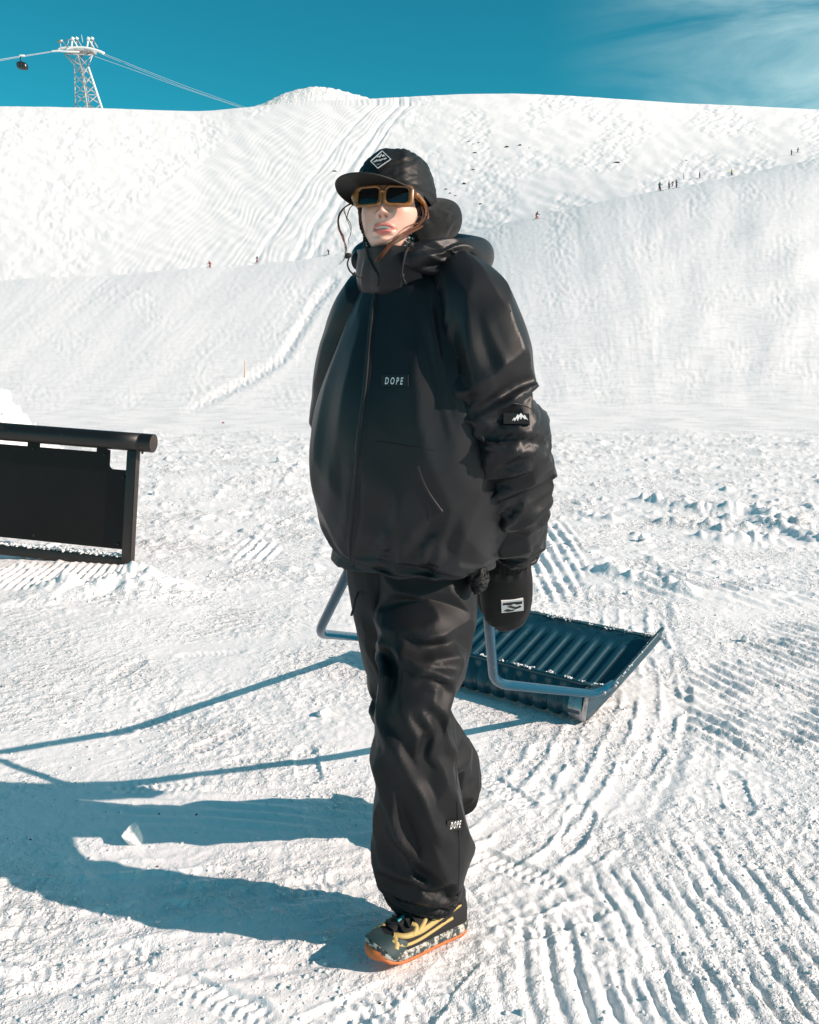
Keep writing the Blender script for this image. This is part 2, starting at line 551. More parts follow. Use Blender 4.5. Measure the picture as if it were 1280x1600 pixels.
def make_terrain():
    th = np.concatenate([np.linspace(-PI, -0.62, 34)[:-1], np.linspace(-0.62, -0.455, 24)[:-1], np.linspace(-0.455, 0.455, 680),
                         np.linspace(0.455, 0.62, 24)[1:], np.linspace(0.62, PI, 34)[1:-1]])
    tcl = np.clip(th, -0.70, 0.70)
    px = CX + FPX * np.tan(tcl)
    front = 1 - sstep(0.75, 1.5, np.abs(th))
    c = smooth_interp(px, CREST, 80)
    t = smooth_interp(px, RIDGE, 30)
    rc = smooth_interp(px, CDIST, 260)
    ct = np.cos(tcl)
    rows, zz, kinds = [], [], []
    py_rows = np.concatenate([np.array([4300., 3300., 2700., 2300., 2050., 1900., 1800.]), np.arange(1740, 657, -1.3)])
    D1 = FPX * CH / (py_rows - HY)
    D1 = D1[D1 < BASE_D - 0.15]
    n1 = len(D1)
    dep1 = np.repeat(D1[:, None], len(th), 1)
    # slope up to its crest
    s2 = np.linspace(0, 1, 236)[1:] ** 1.35
    dep2 = BASE_D + (rc - BASE_D)[None, :] * s2[:, None]
    s3 = np.linspace(0, 1, 9)[1:]
    dep3 = rc[None, :] + 70 * s3[:, None]
    s4 = np.linspace(0, 1, 216)[1:]
    dep4 = (rc + 70)[None, :] + (RIDGE_D - rc - 70)[None, :] * s4[:, None]
    dep5 = RIDGE_D + np.array([8., 25., 70., 200., 700., 2200.])[:, None] + 0 * dep4[:1]
    dep = np.vstack([dep1, dep2, dep3, dep4, dep5])
    PX = np.repeat(px[None, :], dep.shape[0], 0)
    # elevation by piste profile: rows of the photograph at plausible distances
    p2 = smooth_interp(px, [(0, 3.5), (500, 3.1), (900, 2.7), (1280, 2.6)], 260)
    Z = np.zeros_like(dep)
    s = (dep - BASE_D) / (rc - BASE_D)[None, :]
    k = 1 - (1 - np.clip(s, 0, 1)) ** p2[None, :]
    py = 659.3 + (c[None, :] - 659.3) * k
    zs = CH + (HY - py) / FPX * dep
    zc = CH + (HY - c) / FPX * rc
    d0 = rc + 70
    z0 = CH + (HY - (c + 22)) / FPX * d0
    i1, i2, i3, i4 = n1, n1 + len(s2), n1 + len(s2) + len(s3), n1 + len(s2) + len(s3) + len(s4)
    Z[i1:i2] = zs[i1:i2]
    u = s3[:, None]
    Z[i2:i3] = zc[None, :] + (z0 - zc)[None, :] * u
    k4 = 1 - (1 - s4[:, None]) ** 1.7
    py4 = (c + 22)[None, :] + (t - c - 22)[None, :] * k4
    Z[i3:i4] = CH + (HY - py4) / FPX * dep[i3:i4]
    zr = CH + (HY - t) / FPX * RIDGE_D
    Z[i4:] = zr[None, :] - 0.30 * (dep[i4:] - RIDGE_D)
    PYS = HY - (Z - CH) / dep * FPX
    R = dep / ct[None, :]
    X = R * np.sin(th)[None, :]
    Y = R * np.cos(th)[None, :]
    H = np.zeros_like(Z)
    fl = snow_detail(X[:i1], Y[:i1], dep[:i1])
    H[:i1] = fl * (1 - sstep(15, 20.5, dep[:i1]))
    H[:i1] += sstep(12, 20, dep[:i1]) * 0.03 * perlin(X[:i1] * 0.9, Y[:i1] * 0.7, 19)
    edge = sstep(BASE_D, BASE_D + 9, dep[i1:i2])
    H[i1:i2] = far_relief(PX[i1:i2], PYS[i1:i2], dep[i1:i2], 'near') * edge + (1 - edge) * 0.03 * perlin(X[i1:i2] * 0.9, Y[i1:i2] * 0.7, 19)
    H[i3:i4] = far_relief(PX[i3:i4], PYS[i3:i4], dep[i3:i4], 'far') * (1 - 0.75 * sstep(0.9, 1.0, s4[:, None]))
    # tread the snow flat under feet and scoop
    for (fx, fy, fr) in [(-0.02, 2.06, 0.16), (0.05, 2.5, 0.12), (0.25, 3.6, 0.42)]:
        w = np.exp(-(((X[:i1] - fx) ** 2 + (Y[:i1] - fy) ** 2) / fr ** 2) ** 2)
        H[:i1] *= (1 - 0.8 * w)
    Z = (Z * np.where(dep > BASE_D, front[None, :], 1)) + H * front[None, :]
    V = np.stack([X, Y, Z], -1)
    n, m = Z.shape
    F = grid_faces(n, m, True)[:, ::-1]
    me = bpy.data.meshes.new('snow_ground')
    Vf = np.vstack([V.reshape(-1, 3), [[0, 0, 0]]])
    nv = len(Vf)
    fan = np.stack([np.arange(m), (np.arange(m) + 1) % m, np.full(m, nv - 1)], -1)[:, ::-1]
    me.vertices.add(nv)
    me.vertices.foreach_set('co', Vf.astype(np.float32).ravel())
    loops = np.concatenate([F.ravel(), fan.ravel()]).astype(np.int32)
    me.loops.add(len(loops))
    me.loops.foreach_set('vertex_index', loops)
    starts = np.concatenate([np.arange(len(F)) * 4, len(F) * 4 + np.arange(m) * 3]).astype(np.int32)
    me.polygons.add(len(starts))
    me.polygons.foreach_set('loop_start', starts)
    me.update(calc_edges=True)
    o = link('snow_ground', me, M['snow'])
    tag(o, 'white trodden and groomed snow rising into ski slopes', 'snow', kind='structure')
    return o, V, dep, px, (i1, i2, i3, i4)

GROUND, TV, TDEP, TPX, TI = make_terrain()

def ground_z(x, y):
    """height of the sheet near a point (nearest vertex)"""
    th = math.atan2(x, y)
    pxv = CX + FPX * math.tan(max(-0.7, min(0.7, th)))
    j = int(np.argmin(np.abs(TPX - pxv)))
    col = TV[:, j]
    r = np.hypot(col[:, 0], col[:, 1])
    return float(np.interp(math.hypot(x, y), r, col[:, 2]))
# ------------------------------------------------------------------ cloth helpers
def gnormals(P):
    du = np.gradient(P, axis=0)
    dv = np.roll(P, -1, 1) - np.roll(P, 1, 1)
    n = np.cross(dv, du)
    return n / (np.linalg.norm(n, axis=-1, keepdims=True) + 1e-12)

def upsample(P):
    n, m = P.shape[:2]
    a = np.empty((n, 2 * m, 3))
    a[:, ::2] = P
    a[:, 1::2] = (9 * (P + np.roll(P, -1, 1)) - np.roll(P, 1, 1) - np.roll(P, -2, 1)) / 16
    e = np.concatenate([2 * a[:1] - a[1:2], a, 2 * a[-1:] - a[-2:-1]], 0)
    mid = (9 * (e[1:-2] + e[2:-1]) - e[:-3] - e[3:]) / 16
    b = np.empty((2 * n - 1, 2 * m, 3))
    b[::2] = a
    b[1::2] = mid
    return b

def relax(P, rest, pin, target, katt, iters, bend, grav):
    n, m = P.shape[:2]
    cnt = np.zeros((n, m, 1))
    E = []
    for (di, dj), L, k in rest:
        E.append((di, dj, L, k))
    w = (1 - pin)[..., None]
    for it in range(iters):
        acc = np.zeros_like(P)
        cnt[:] = 1e-6
        for di, dj, L, k in E:
            A = P[:n - di] if di else P
            B = np.roll(P[di:] if di else P, -dj, 1)
            d = B - A
            l = np.linalg.norm(d, axis=-1, keepdims=True) + 1e-9
            c = d * ((l - L) / l) * (0.5 * k)
            if di:
                acc[:n - di] += c
                acc[di:] -= np.roll(c, dj, 1)
                cnt[:n - di] += k
                cnt[di:] += k
            else:
                acc += c
                acc -= np.roll(c, dj, 1)
                cnt += 2 * k
        P = P + w * (acc / cnt * 1.6 + katt * (target - P) + grav)
    return P

def rests(P0, su, sv, bend):
    n, m = P0.shape[:2]
    def L(di, dj):
        A = P0[:n - di] if di else P0
        return np.linalg.norm(np.roll(P0[di:] if di else P0, -dj, 1) - A, axis=-1, keepdims=True)
    su = np.asarray(su, dtype=float).reshape(-1, 1, 1) if np.ndim(su) else su
    sv = np.asarray(sv, dtype=float).reshape(-1, 1, 1) if np.ndim(sv) else sv
    s1 = su[:n - 1] if np.ndim(su) else su
    s2 = su[:n - 2] if np.ndim(su) else su
    v1 = sv[:n - 1] if np.ndim(sv) else sv
    Lu, Lv = L(1, 0), L(0, 1)
    diag = np.sqrt((Lu * s1) ** 2 + (Lv[:n - 1] * v1) ** 2)
    return [((1, 0), Lu * s1, 1.0), ((0, 1), Lv * sv, 1.0), ((1, 1), diag, 0.45), ((1, -1), diag, 0.45),
            ((2, 0), L(2, 0) * s2, bend), ((0, 2), L(0, 2) * sv, bend)]

def cloth(P0, su=1.1, sv=1.02, pin=None, katt=0.02, levels=3, iters=(260, 60, 20, 8), bend=0.12, noise=0.006, seed=1, grav=0.0):
    """rings of cloth longer than the space they hang in: they buckle into folds"""
    rng = np.random.default_rng(seed)
    n, m = P0.shape[:2]
    if pin is None: pin = np.zeros((n, m))
    su_f = np.broadcast_to(np.asarray(su, dtype=float), (n,)).copy()
    sv_f = np.broadcast_to(np.asarray(sv, dtype=float), (n,)).copy()
    T = P0.copy()
    P = P0 + gnormals(P0) * rng.normal(0, noise, (n, m, 1)) * (1 - pin)[..., None]
    g = np.array([0, 0, -grav])
    for lv in range(levels + 1):
        P = relax(P, rests(T, su_f, sv_f, bend), pin, T, katt * (0.5 ** lv), iters[lv], bend, g * (0.5 ** lv))
        if lv < levels:
            P, T = upsample(P), upsample(T)
            pin = np.repeat(np.repeat(pin, 2, 0)[:-1], 2, 1)
            su_f = np.repeat(su_f, 2)[:-1]
            sv_f = np.repeat(sv_f, 2)[:-1]
    return P

def limb(rows, n, m, su, sv=1.02, pins=(2, 2, 0.7), sq=2.2, lateral=Vector((1, 0, 0)), **kw):
    """sleeve or trouser leg: su given as (position, slack) pairs along it"""
    P0 = path_loft(rows, n, m, sq, lateral)
    t = np.linspace(0, 1, n)
    s_ = np.interp(t, [a for a, b in su], [b for a, b in su])
    pin = np.zeros((n, m)); pin[:pins[0]] = 1; pin[-pins[1]:] = pins[2]
    return cloth(P0, s_, sv, pin, **kw)

def path_loft(rows, n, m, sq=2.0, lateral=Vector((1, 0, 0))):
    """rows: (px, py, depth, half width, half depth) down a limb"""
    S = spline(rows, n)
    C = np.array([U(*r[:3]) for r in S])
    T = np.gradient(C, axis=0)
    T /= np.linalg.norm(T, axis=1, keepdims=True)
    A = np.array(lateral)[None] - T * (T @ np.array(lateral))[:, None]
    A /= np.linalg.norm(A, axis=1, keepdims=True)
    B = np.cross(T, A)
    f = np.arange(m) * 2 * PI / m
    c, s = np.cos(f), np.sin(f)
    c = np.sign(c) * np.abs(c) ** (2 / sq)
    s = np.sign(s) * np.abs(s) ** (2 / sq)
    return C[:, None] + A[:, None] * (S[:, 3, None] * c)[..., None] + B[:, None] * (S[:, 4, None] * s)[..., None]

def proj(P):
    """world points -> photo pixels"""
    return CX + FPX * P[..., 0] / P[..., 1], HY + FPX * (CH - P[..., 2]) / P[..., 1]

def crease(P, pts, w, depth, asym=0.0, taper=True):
    """press a fold along a line over the side of the cloth that carries it: valley with raised shoulders"""
    N = gnormals(P)
    px, py = proj(P)
    view = P - np.array([0, 0, CH])
    facing = np.clip(-(N * view).sum(-1) / np.linalg.norm(view, axis=-1) * 3, 0, 1)
    sp = spline([(p[0], p[1]) for p in pts], max(8, 5 * len(pts)))
    d, sd, al = poly_dist(px, py, sp)
    tot = np.hypot(*np.diff(sp, axis=0).T).sum()
    t = np.clip(al / tot, 0, 1)
    tp = (np.sin(PI * np.clip(t, 0.02, 0.98)) ** 0.6) if taper else 1.0
    u = d / w * np.where(sd > 0, 1 + asym, 1 - asym)
    prof = -np.exp(-np.abs(u) ** 1.35) + 0.6 * np.exp(-((u - 1.6) / 0.75) ** 2)
    return P + N * (depth * tp * prof * facing)[..., None]

def folds(P, amp, across, along, angle, seed, ridge=1.25):
    """drape: sharp ridges with slack between, running at an angle (degrees from the limb's axis) given along the limb;
    amp, across, along: metres, each a number or (position, value) pairs from top to bottom"""
    n, m = P.shape[:2]
    t = np.linspace(0, 1, n)
    def tab(a):
        return (np.interp(t, [q[0] for q in a], [q[1] for q in a]) if hasattr(a, '__len__') else np.full(n, float(a)))[:, None]
    N = gnormals(P)
    c = P.mean(1)
    u = np.concatenate([[0], np.cumsum(np.linalg.norm(np.diff(c, axis=0), axis=1))])[:, None]
    per = np.linalg.norm(np.roll(P, -1, 1) - P, axis=-1).sum(1).mean()
    v = ((np.arange(m) / m + 0.25) % 1.0)[None, :] * per
    u = u + 0 * v
    v = v + 0 * u
    a = np.radians(tab(angle))
    wu, wv = 0.030 * perlin(u * 7 + seed, v * 7, seed + 1), 0.030 * perlin(u * 7, v * 7 + seed, seed + 2)
    uu, vv = u + wu, v + wv
    lo = vv * np.cos(a) - uu * np.sin(a)        # across the folds
    la = vv * np.sin(a) + uu * np.cos(a)        # along them
    A, B = tab(across), tab(along)
    n1 = perlin(lo / A + 3.7 * seed, la / B, seed)
    n2 = perlin(lo / (A * 0.45) + 1.3 * seed, la / (B * 0.55), seed + 5)
    d = np.clip(1 - np.abs(n1), 0, 1) ** ridge - 0.72 + 0.33 * (np.clip(1 - np.abs(n2), 0, 1) ** ridge - 0.72) * sstep(-0.4, 0.5, perlin(u * 5, v * 5, seed + 7))
    return P + N * (tab(amp) * d)[..., None]

def wrinkles(P, count, box, ang, length, width, depth, seed):
    """many small folds over one region: box in photo pixels, angle range in degrees from horizontal"""
    rng = np.random.default_rng(seed)
    for _ in range(count):
        x, y = rng.uniform(box[0], box[2]), rng.uniform(box[1], box[3])
        a = math.radians(rng.uniform(*ang))
        l = rng.uniform(*length)
        b = rng.normal(0, 0.22)
        dx, dy = math.cos(a), math.sin(a)
        pts = [(x - dx * l / 2, y - dy * l / 2), (x + dy * b * l * 0.4, y - dx * b * l * 0.4), (x + dx * l / 2, y + dy * l / 2)]
        P = crease(P, pts, rng.uniform(*width), rng.uniform(*depth), rng.uniform(-0.5, 0.5))
        if rng.random() < 0.35:
            a2 = a + rng.choice([-1, 1]) * rng.uniform(0.5, 1.0)
            l2 = l * rng.uniform(0.35, 0.6)
            P = crease(P, [pts[2], (pts[2][0] + math.cos(a2) * l2 * 0.5, pts[2][1] + math.sin(a2) * l2 * 0.5), (pts[2][0] + math.cos(a2) * l2, pts[2][1] + math.sin(a2) * l2)], rng.uniform(*width) * 0.8, rng.uniform(*depth) * 0.8, rng.uniform(-0.5, 0.5))
    return P

def facet(P, iters=10, sigma=0.20, rad=3, stride=2, keep=0.15, fit=30):
    """stiff cloth: gather the surface into flat panes that meet in crisp edges"""
    n, m = P.shape[:2]
    Pn = np.roll(P, -1, 1)
    def fnorm(Q):
        Qn = np.roll(Q, -1, 1)
        a, b = Qn[1:] - Q[:-1], Q[1:] - Qn[:-1]
        k = np.cross(a, b)
        return k / (np.linalg.norm(k, axis=-1, keepdims=True) + 1e-12)
    N = fnorm(P)
    for _ in range(iters):
        pad = np.pad(N, ((rad * stride, rad * stride), (0, 0), (0, 0)), mode='edge')
        acc = np.zeros_like(N)
        for di in range(-rad, rad + 1):
            blk = pad[rad * stride + di * stride: rad * stride + di * stride + n - 1]
            for dj in range(-rad, rad + 1):
                if di * di + dj * dj > rad * rad + 1: continue
                g = np.roll(blk, -dj * stride, 1)
                w = np.exp(-((g - N) ** 2).sum(-1, keepdims=True) / sigma ** 2)
                acc += w * g
        N = acc / (np.linalg.norm(acc, axis=-1, keepdims=True) + 1e-12)
    Q = P.copy()
    for _ in range(fit):
        Qn = np.roll(Q, -1, 1)
        C = (Q[:-1] + Qn[:-1] + Q[1:] + Qn[1:]) / 4
        acc = np.zeros_like(Q)
        cnt = np.zeros((n, 1, 1))
        for di, roll in ((0, 0), (0, 1), (1, 0), (1, 1)):
            c_, k_ = np.roll(C, roll, 1), np.roll(N, roll, 1)
            V = Q[di:n - 1 + di]
            acc[di:n - 1 + di] += k_ * ((c_ - V) * k_).sum(-1, keepdims=True)
            cnt[di:n - 1 + di] += 1
        Q = Q + acc / cnt
    return keep * P + (1 - keep) * Q

def bvh_of(P, wrap=True):
    n, m = P.shape[:2]
    return BVHTree.FromPolygons([Vector(p) for p in P.reshape(-1, 3)], grid_faces(n, m, wrap).tolist())

EYE = Vector((0, 0, CH))
def hit(bvh, px, py):
    d = (U(px, py, 1.0) - EYE).normalized()
    loc, nor, idx, dist = bvh.ray_cast(EYE, d)
    if loc is None:
        loc, nor, idx, dist = bvh.find_nearest(U(px, py, 2.15))
    if nor.dot(d) > 0: nor = -nor
    return loc, nor

def surf_pts(bvh, pts, n):
    out = []
    for p in spline(pts, n):
        out.append(hit(bvh, p[0], p[1]))
    return out

def ribbon(bvh, pts, n, w, h, name, mt, parent):
    """a band lying on the cloth: raised in the middle"""
    R = surf_pts(bvh, pts, n)
    L = [r[0] for r in R]
    # even out jumps where the ray meets another fold
    for _ in range(3):
        L = [L[0]] + [(L[i - 1] + L[i] * 2 + L[i + 1]) / 4 for i in range(1, n - 1)] + [L[-1]]
    mb = MB()
    V, F = [], []
    for i in range(n):
        t = (L[min(i + 1, n - 1)] - L[max(i - 1, 0)]).normalized()
        nn = R[i][1]
        s = t.cross(nn).normalized()
        for a, b in ((-1, -0.6), (-0.55, 1), (0.55, 1), (1, -0.6)):
            V.append(L[i] + s * (w * a) + nn * (h * b))
    for i in range(n - 1):
        for k in range(3):
            F.append((i * 4 + k, i * 4 + k + 1, i * 4 + k + 5, i * 4 + k + 4))
    mb.add(V, F)
    return mb.build(name, mt, parent)

class Plane:
    """the tangent plane of a surface at one photo pixel"""
    def __init__(s, bvh, px, py, lift=0.002, normal=None, samples=8):
        p, n = hit(bvh, px, py)
        for dx, dy in ((-samples, 0), (samples, 0), (0, -samples), (0, samples)):
            n = n + hit(bvh, px + dx, py + dy)[1]
        s.n = (normal or n).normalized()
        s.p = p + s.n * lift
    def at(s, px, py, lift=0.0):
        d = (U(px, py, 1.0) - EYE).normalized()
        t = (s.p - EYE).dot(s.n) / d.dot(s.n)
        return EYE + d * t + s.n * lift
    def poly(s, pts, name, mt, parent, lift=0.0, thick=0.0015):
        top = [s.at(x, y, lift) for x, y in pts]
        bot = [p - s.n * thick for p in top]
        k = len(top)
        F = [tuple(range(k)), tuple(range(2 * k - 1, k - 1, -1))] + [(i, (i + 1) % k, k + (i + 1) % k, k + i) for i in range(k)]
        me = mesh(name, [tuple(v) for v in top + bot], F)
        bm = bmesh.new(); bm.from_mesh(me)
        bmesh.ops.recalc_face_normals(bm, faces=bm.faces); bm.to_mesh(me); bm.free()
        return link(name, me, mt, parent, smooth=False)
    def text(s, txt, a, b, height, name, mt, parent, lift=0.0008, bold=0.0, slant=0.0, xs=1.0):
        """lettering centred between photo pixels a and b; height in photo pixels"""
        cu = bpy.data.curves.new('txt', 'FONT')
        cu.body = txt
        cu.align_x = 'CENTER'
        cu.align_y = 'CENTER'
        cu.offset = bold
        cu.shear = slant
        cu.resolution_u = 3
        o = bpy.data.objects.new('txt', cu)
        COL.objects.link(o)
        dg = bpy.context.evaluated_depsgraph_get()
        me = bpy.data.meshes.new_from_object(o.evaluated_get(dg))
        bpy.data.objects.remove(o)
        V = np.array([v.co[:] for v in me.vertices])
        wid = V[:, 0].max() - V[:, 0].min()
        hgt = V[:, 1].max() - V[:, 1].min()
        A, B = s.at(*a), s.at(*b)
        ex = (B - A)
        c = (A + B) / 2
        L = ex.length
        ex = ex.normalized()
        ey = s.n.cross(ex)
        hh = height / FPX * c.y
        cxm, cym = (V[:, 0].max() + V[:, 0].min()) / 2, (V[:, 1].max() + V[:, 1].min()) / 2
        for v in me.vertices:
            v.co = c + ex * ((v.co.x - cxm) / wid * L) + ey * ((v.co.y - cym) / hgt * hh) + s.n * lift
        me.materials.clear()
        return link(name, me, mt, parent, smooth=False)

# ------------------------------------------------------------------ fabrics and skin
def fabric(name, base, rough, spec, crinkle):
    m = mat(name, base, rough, spec=spec, vary=(9, tuple(c * 1.3 for c in base), 0.35, 0.7))
    t = m.node_tree
    b = t.nodes['Principled BSDF']
    co = t.nodes.new('ShaderNodeTexCoord')
    r = t.nodes.new('ShaderNodeTexNoise')
    r.noise_type = 'RIDGED_MULTIFRACTAL'
    r.inputs['Scale'].default_value = 13
    r.inputs['Detail'].default_value = 2.5
    r.inputs['Roughness'].default_value = 0.35
    r.inputs['Distortion'].default_value = 0.6
    w = t.nodes.new('ShaderNodeTexNoise')
    w.inputs['Scale'].default_value = 900
    b1 = t.nodes.new('ShaderNodeBump')
    b1.inputs['Strength'].default_value = crinkle
    b1.inputs['Distance'].default_value = 0.004
    b2 = t.nodes.new('ShaderNodeBump')
    b2.inputs['Strength'].default_value = 0.25
    b2.inputs['Distance'].default_value = 0.0006
    t.links.new(co.outputs['Object'], r.inputs['Vector'])
    t.links.new(co.outputs['Object'], w.inputs['Vector'])
    t.links.new(r.outputs[0], b1.inputs['Height'])
    t.links.new(w.outputs[0], b2.inputs['Height'])
    t.links.new(b1.outputs[0], b2.inputs['Normal'])
    t.links.new(b2.outputs[0], b.inputs['Normal'])
    return m
M['shell'] = fabric('black_shell_fabric', (0.0100, 0.0106, 0.0125), 0.43, 0.26, 0.16)
M['pants'] = fabric('black_pant_fabric', (0.0100, 0.0105, 0.0118), 0.52, 0.20, 0.14)
M['fleece'] = mat('black_fleece', (0.008, 0.009, 0.010), 0.95, bump=(420, 0.7, 0.003), spec=0.2, sheen=0.12)
M['knit'] = mat('black_knit', (0.011, 0.011, 0.012), 0.95, bump=(500, 0.6, 0.002), spec=0.15)
M['zip'] = mat('zip_black', (0.004, 0.004, 0.0045), 0.7, bump=(700, 0.6, 0.001))
M['patch'] = mat('patch_black', (0.006, 0.006, 0.006), 0.6)
M['print_white'] = mat('print_white', (0.80, 0.80, 0.80), 0.6)
M['cord'] = mat('cord_black', (0.010, 0.010, 0.011), 0.7)
M['mitten'] = mat('black_mitten_softshell', (0.0105, 0.011, 0.012), 0.72, bump=(700, 0.35, 0.001), spec=0.25)
M['hair'] = mat('auburn_hair', (0.13, 0.042, 0.014), 0.42, vary=(60, (0.06, 0.02, 0.008), 0.4, 0.7))
M['glass_frame'] = mat('brown_acetate', (0.30, 0.125, 0.035), 0.22, vary=(40, (0.16, 0.070, 0.022), 0.4, 0.7), coat=0.3)
M['lens'] = mat('dark_lens', (0.006, 0.006, 0.007), 0.06, spec=0.6)
M['teeth'] = mat('teeth', (0.82, 0.74, 0.64), 0.3)
M['rubber_orange'] = mat('orange_rubber', (0.55, 0.15, 0.035), 0.6, vary=(120, (0.45, 0.11, 0.03), 0.4, 0.7))
M['midsole'] = mat('mottled_midsole', (0.52, 0.50, 0.44), 0.7, worn=(60, (0.03, 0.04, 0.042), 0.44, 0.52, 0.7))
M['shoe_dark'] = mat('shoe_dark_teal', (0.022, 0.048, 0.052), 0.6, bump=(900, 0.5, 0.001))
M['shoe_mesh'] = mat('shoe_black_mesh', (0.007, 0.007, 0.008), 0.8, bump=(900, 0.5, 0.001))
M['shoe_yellow'] = mat('shoe_yellow_overlay', (0.46, 0.34, 0.12), 0.55)
M['lace'] = mat('lace_black', (0.012, 0.012, 0.012), 0.7)
M['print_teal'] = mat('tag_teal', (0.02, 0.25, 0.28), 0.6)
M['print_red'] = mat('tag_red', (0.45, 0.05, 0.07), 0.6)

def skin_material():
    m = bpy.data.materials.new('skin')
    m.use_nodes = True
    t = m.node_tree
    b = t.nodes['Principled BSDF']
    at = t.nodes.new('ShaderNodeAttribute')
    at.attribute_name = 'tone'
    se = t.nodes.new('ShaderNodeSeparateColor')
    t.links.new(at.outputs['Color'], se.inputs[0])
    co = t.nodes.new('ShaderNodeTexCoord')
    n = t.nodes.new('ShaderNodeTexNoise')
    n.inputs['Scale'].default_value = 45
    n.inputs['Detail'].default_value = 5
    t.links.new(co.outputs['Object'], n.inputs['Vector'])
    def mix(fac, a, c):
        x = t.nodes.new('ShaderNodeMix'); x.data_type = 'RGBA'
        t.links.new(fac, x.inputs[0])
        if isinstance(a, tuple): x.inputs[6].default_value = (*a, 1)
        else: t.links.new(a, x.inputs[6])
        x.inputs[7].default_value = (*c, 1)
        return x.outputs[2]
    base = mix(n.outputs[0], (0.80, 0.50, 0.40), (0.74, 0.43, 0.34))
    base = mix(se.outputs[1], base, (0.72, 0.36, 0.28))      # flushed cheeks, nose
    base = mix(se.outputs[0], base, (0.58, 0.19, 0.17))      # lips
    base = mix(se.outputs[2], base, (0.07, 0.018, 0.015))    # inside of mouth, nostrils
    t.links.new(base, b.inputs['Base Color'])
    b.inputs['Roughness'].default_value = 0.45
    b.inputs['Subsurface Weight'].default_value = 0.35
    b.inputs['Subsurface Radius'].default_value = (0.010, 0.004, 0.002)
    b.inputs['Subsurface Scale'].default_value = 1.0
    bp = t.nodes.new('ShaderNodeBump')
    n2 = t.nodes.new('ShaderNodeTexNoise')
    n2.inputs['Scale'].default_value = 600
    t.links.new(co.outputs['Object'], n2.inputs['Vector'])
    bp.inputs['Strength'].default_value = 0.15
    bp.inputs['Distance'].default_value = 0.0006
    t.links.new(n2.outputs[0], bp.inputs['Height'])
    t.links.new(bp.outputs[0], b.inputs['Normal'])
    return m
M['skin'] = skin_material()
# ------------------------------------------------------------------ the walker
PERSON = empty('person', (0.0, 2.2, 0.0), 'person in oversized black jacket, cap and sunglasses walking and pulling a blue scoop', 'person')
YAW_B = math.radians(35)
BL = np.array([math.cos(YAW_B), -math.sin(YAW_B), 0.0])     # the walker's left
BF = np.array([-math.sin(YAW_B), -math.cos(YAW_B), 0.0])    # forward
H0 = np.array([-0.034, 2.19, 1.597])
YAW_H, PITCH_H, ROLL_H = math.radians(13), math.radians(11), math.radians(1)
HX = np.array([-math.cos(YAW_H), math.sin(YAW_H), 0.0])
HF = np.array([-math.sin(YAW_H), -math.cos(YAW_H), 0.0])

def head_w(L):
    """head coordinates (right, forward, up from the ear line) -> world"""
    L = np.asarray(L, dtype=float)
    x, y, z = L[..., 0], L[..., 1], L[..., 2]
    x, z = x * math.cos(ROLL_H) - z * math.sin(ROLL_H), x * math.sin(ROLL_H) + z * math.cos(ROLL_H)
    y2 = y * math.cos(PITCH_H) - z * math.sin(PITCH_H)
    z2 = y * math.sin(PITCH_H) + z * math.cos(PITCH_H)
    return H0 + x[..., None] * HX + y2[..., None] * HF + z2[..., None] * np.array([0, 0, 1.0])

def face_z(z):
    """the lower face of a smaller head"""
    return np.where(z < 0, z * 0.89, z)

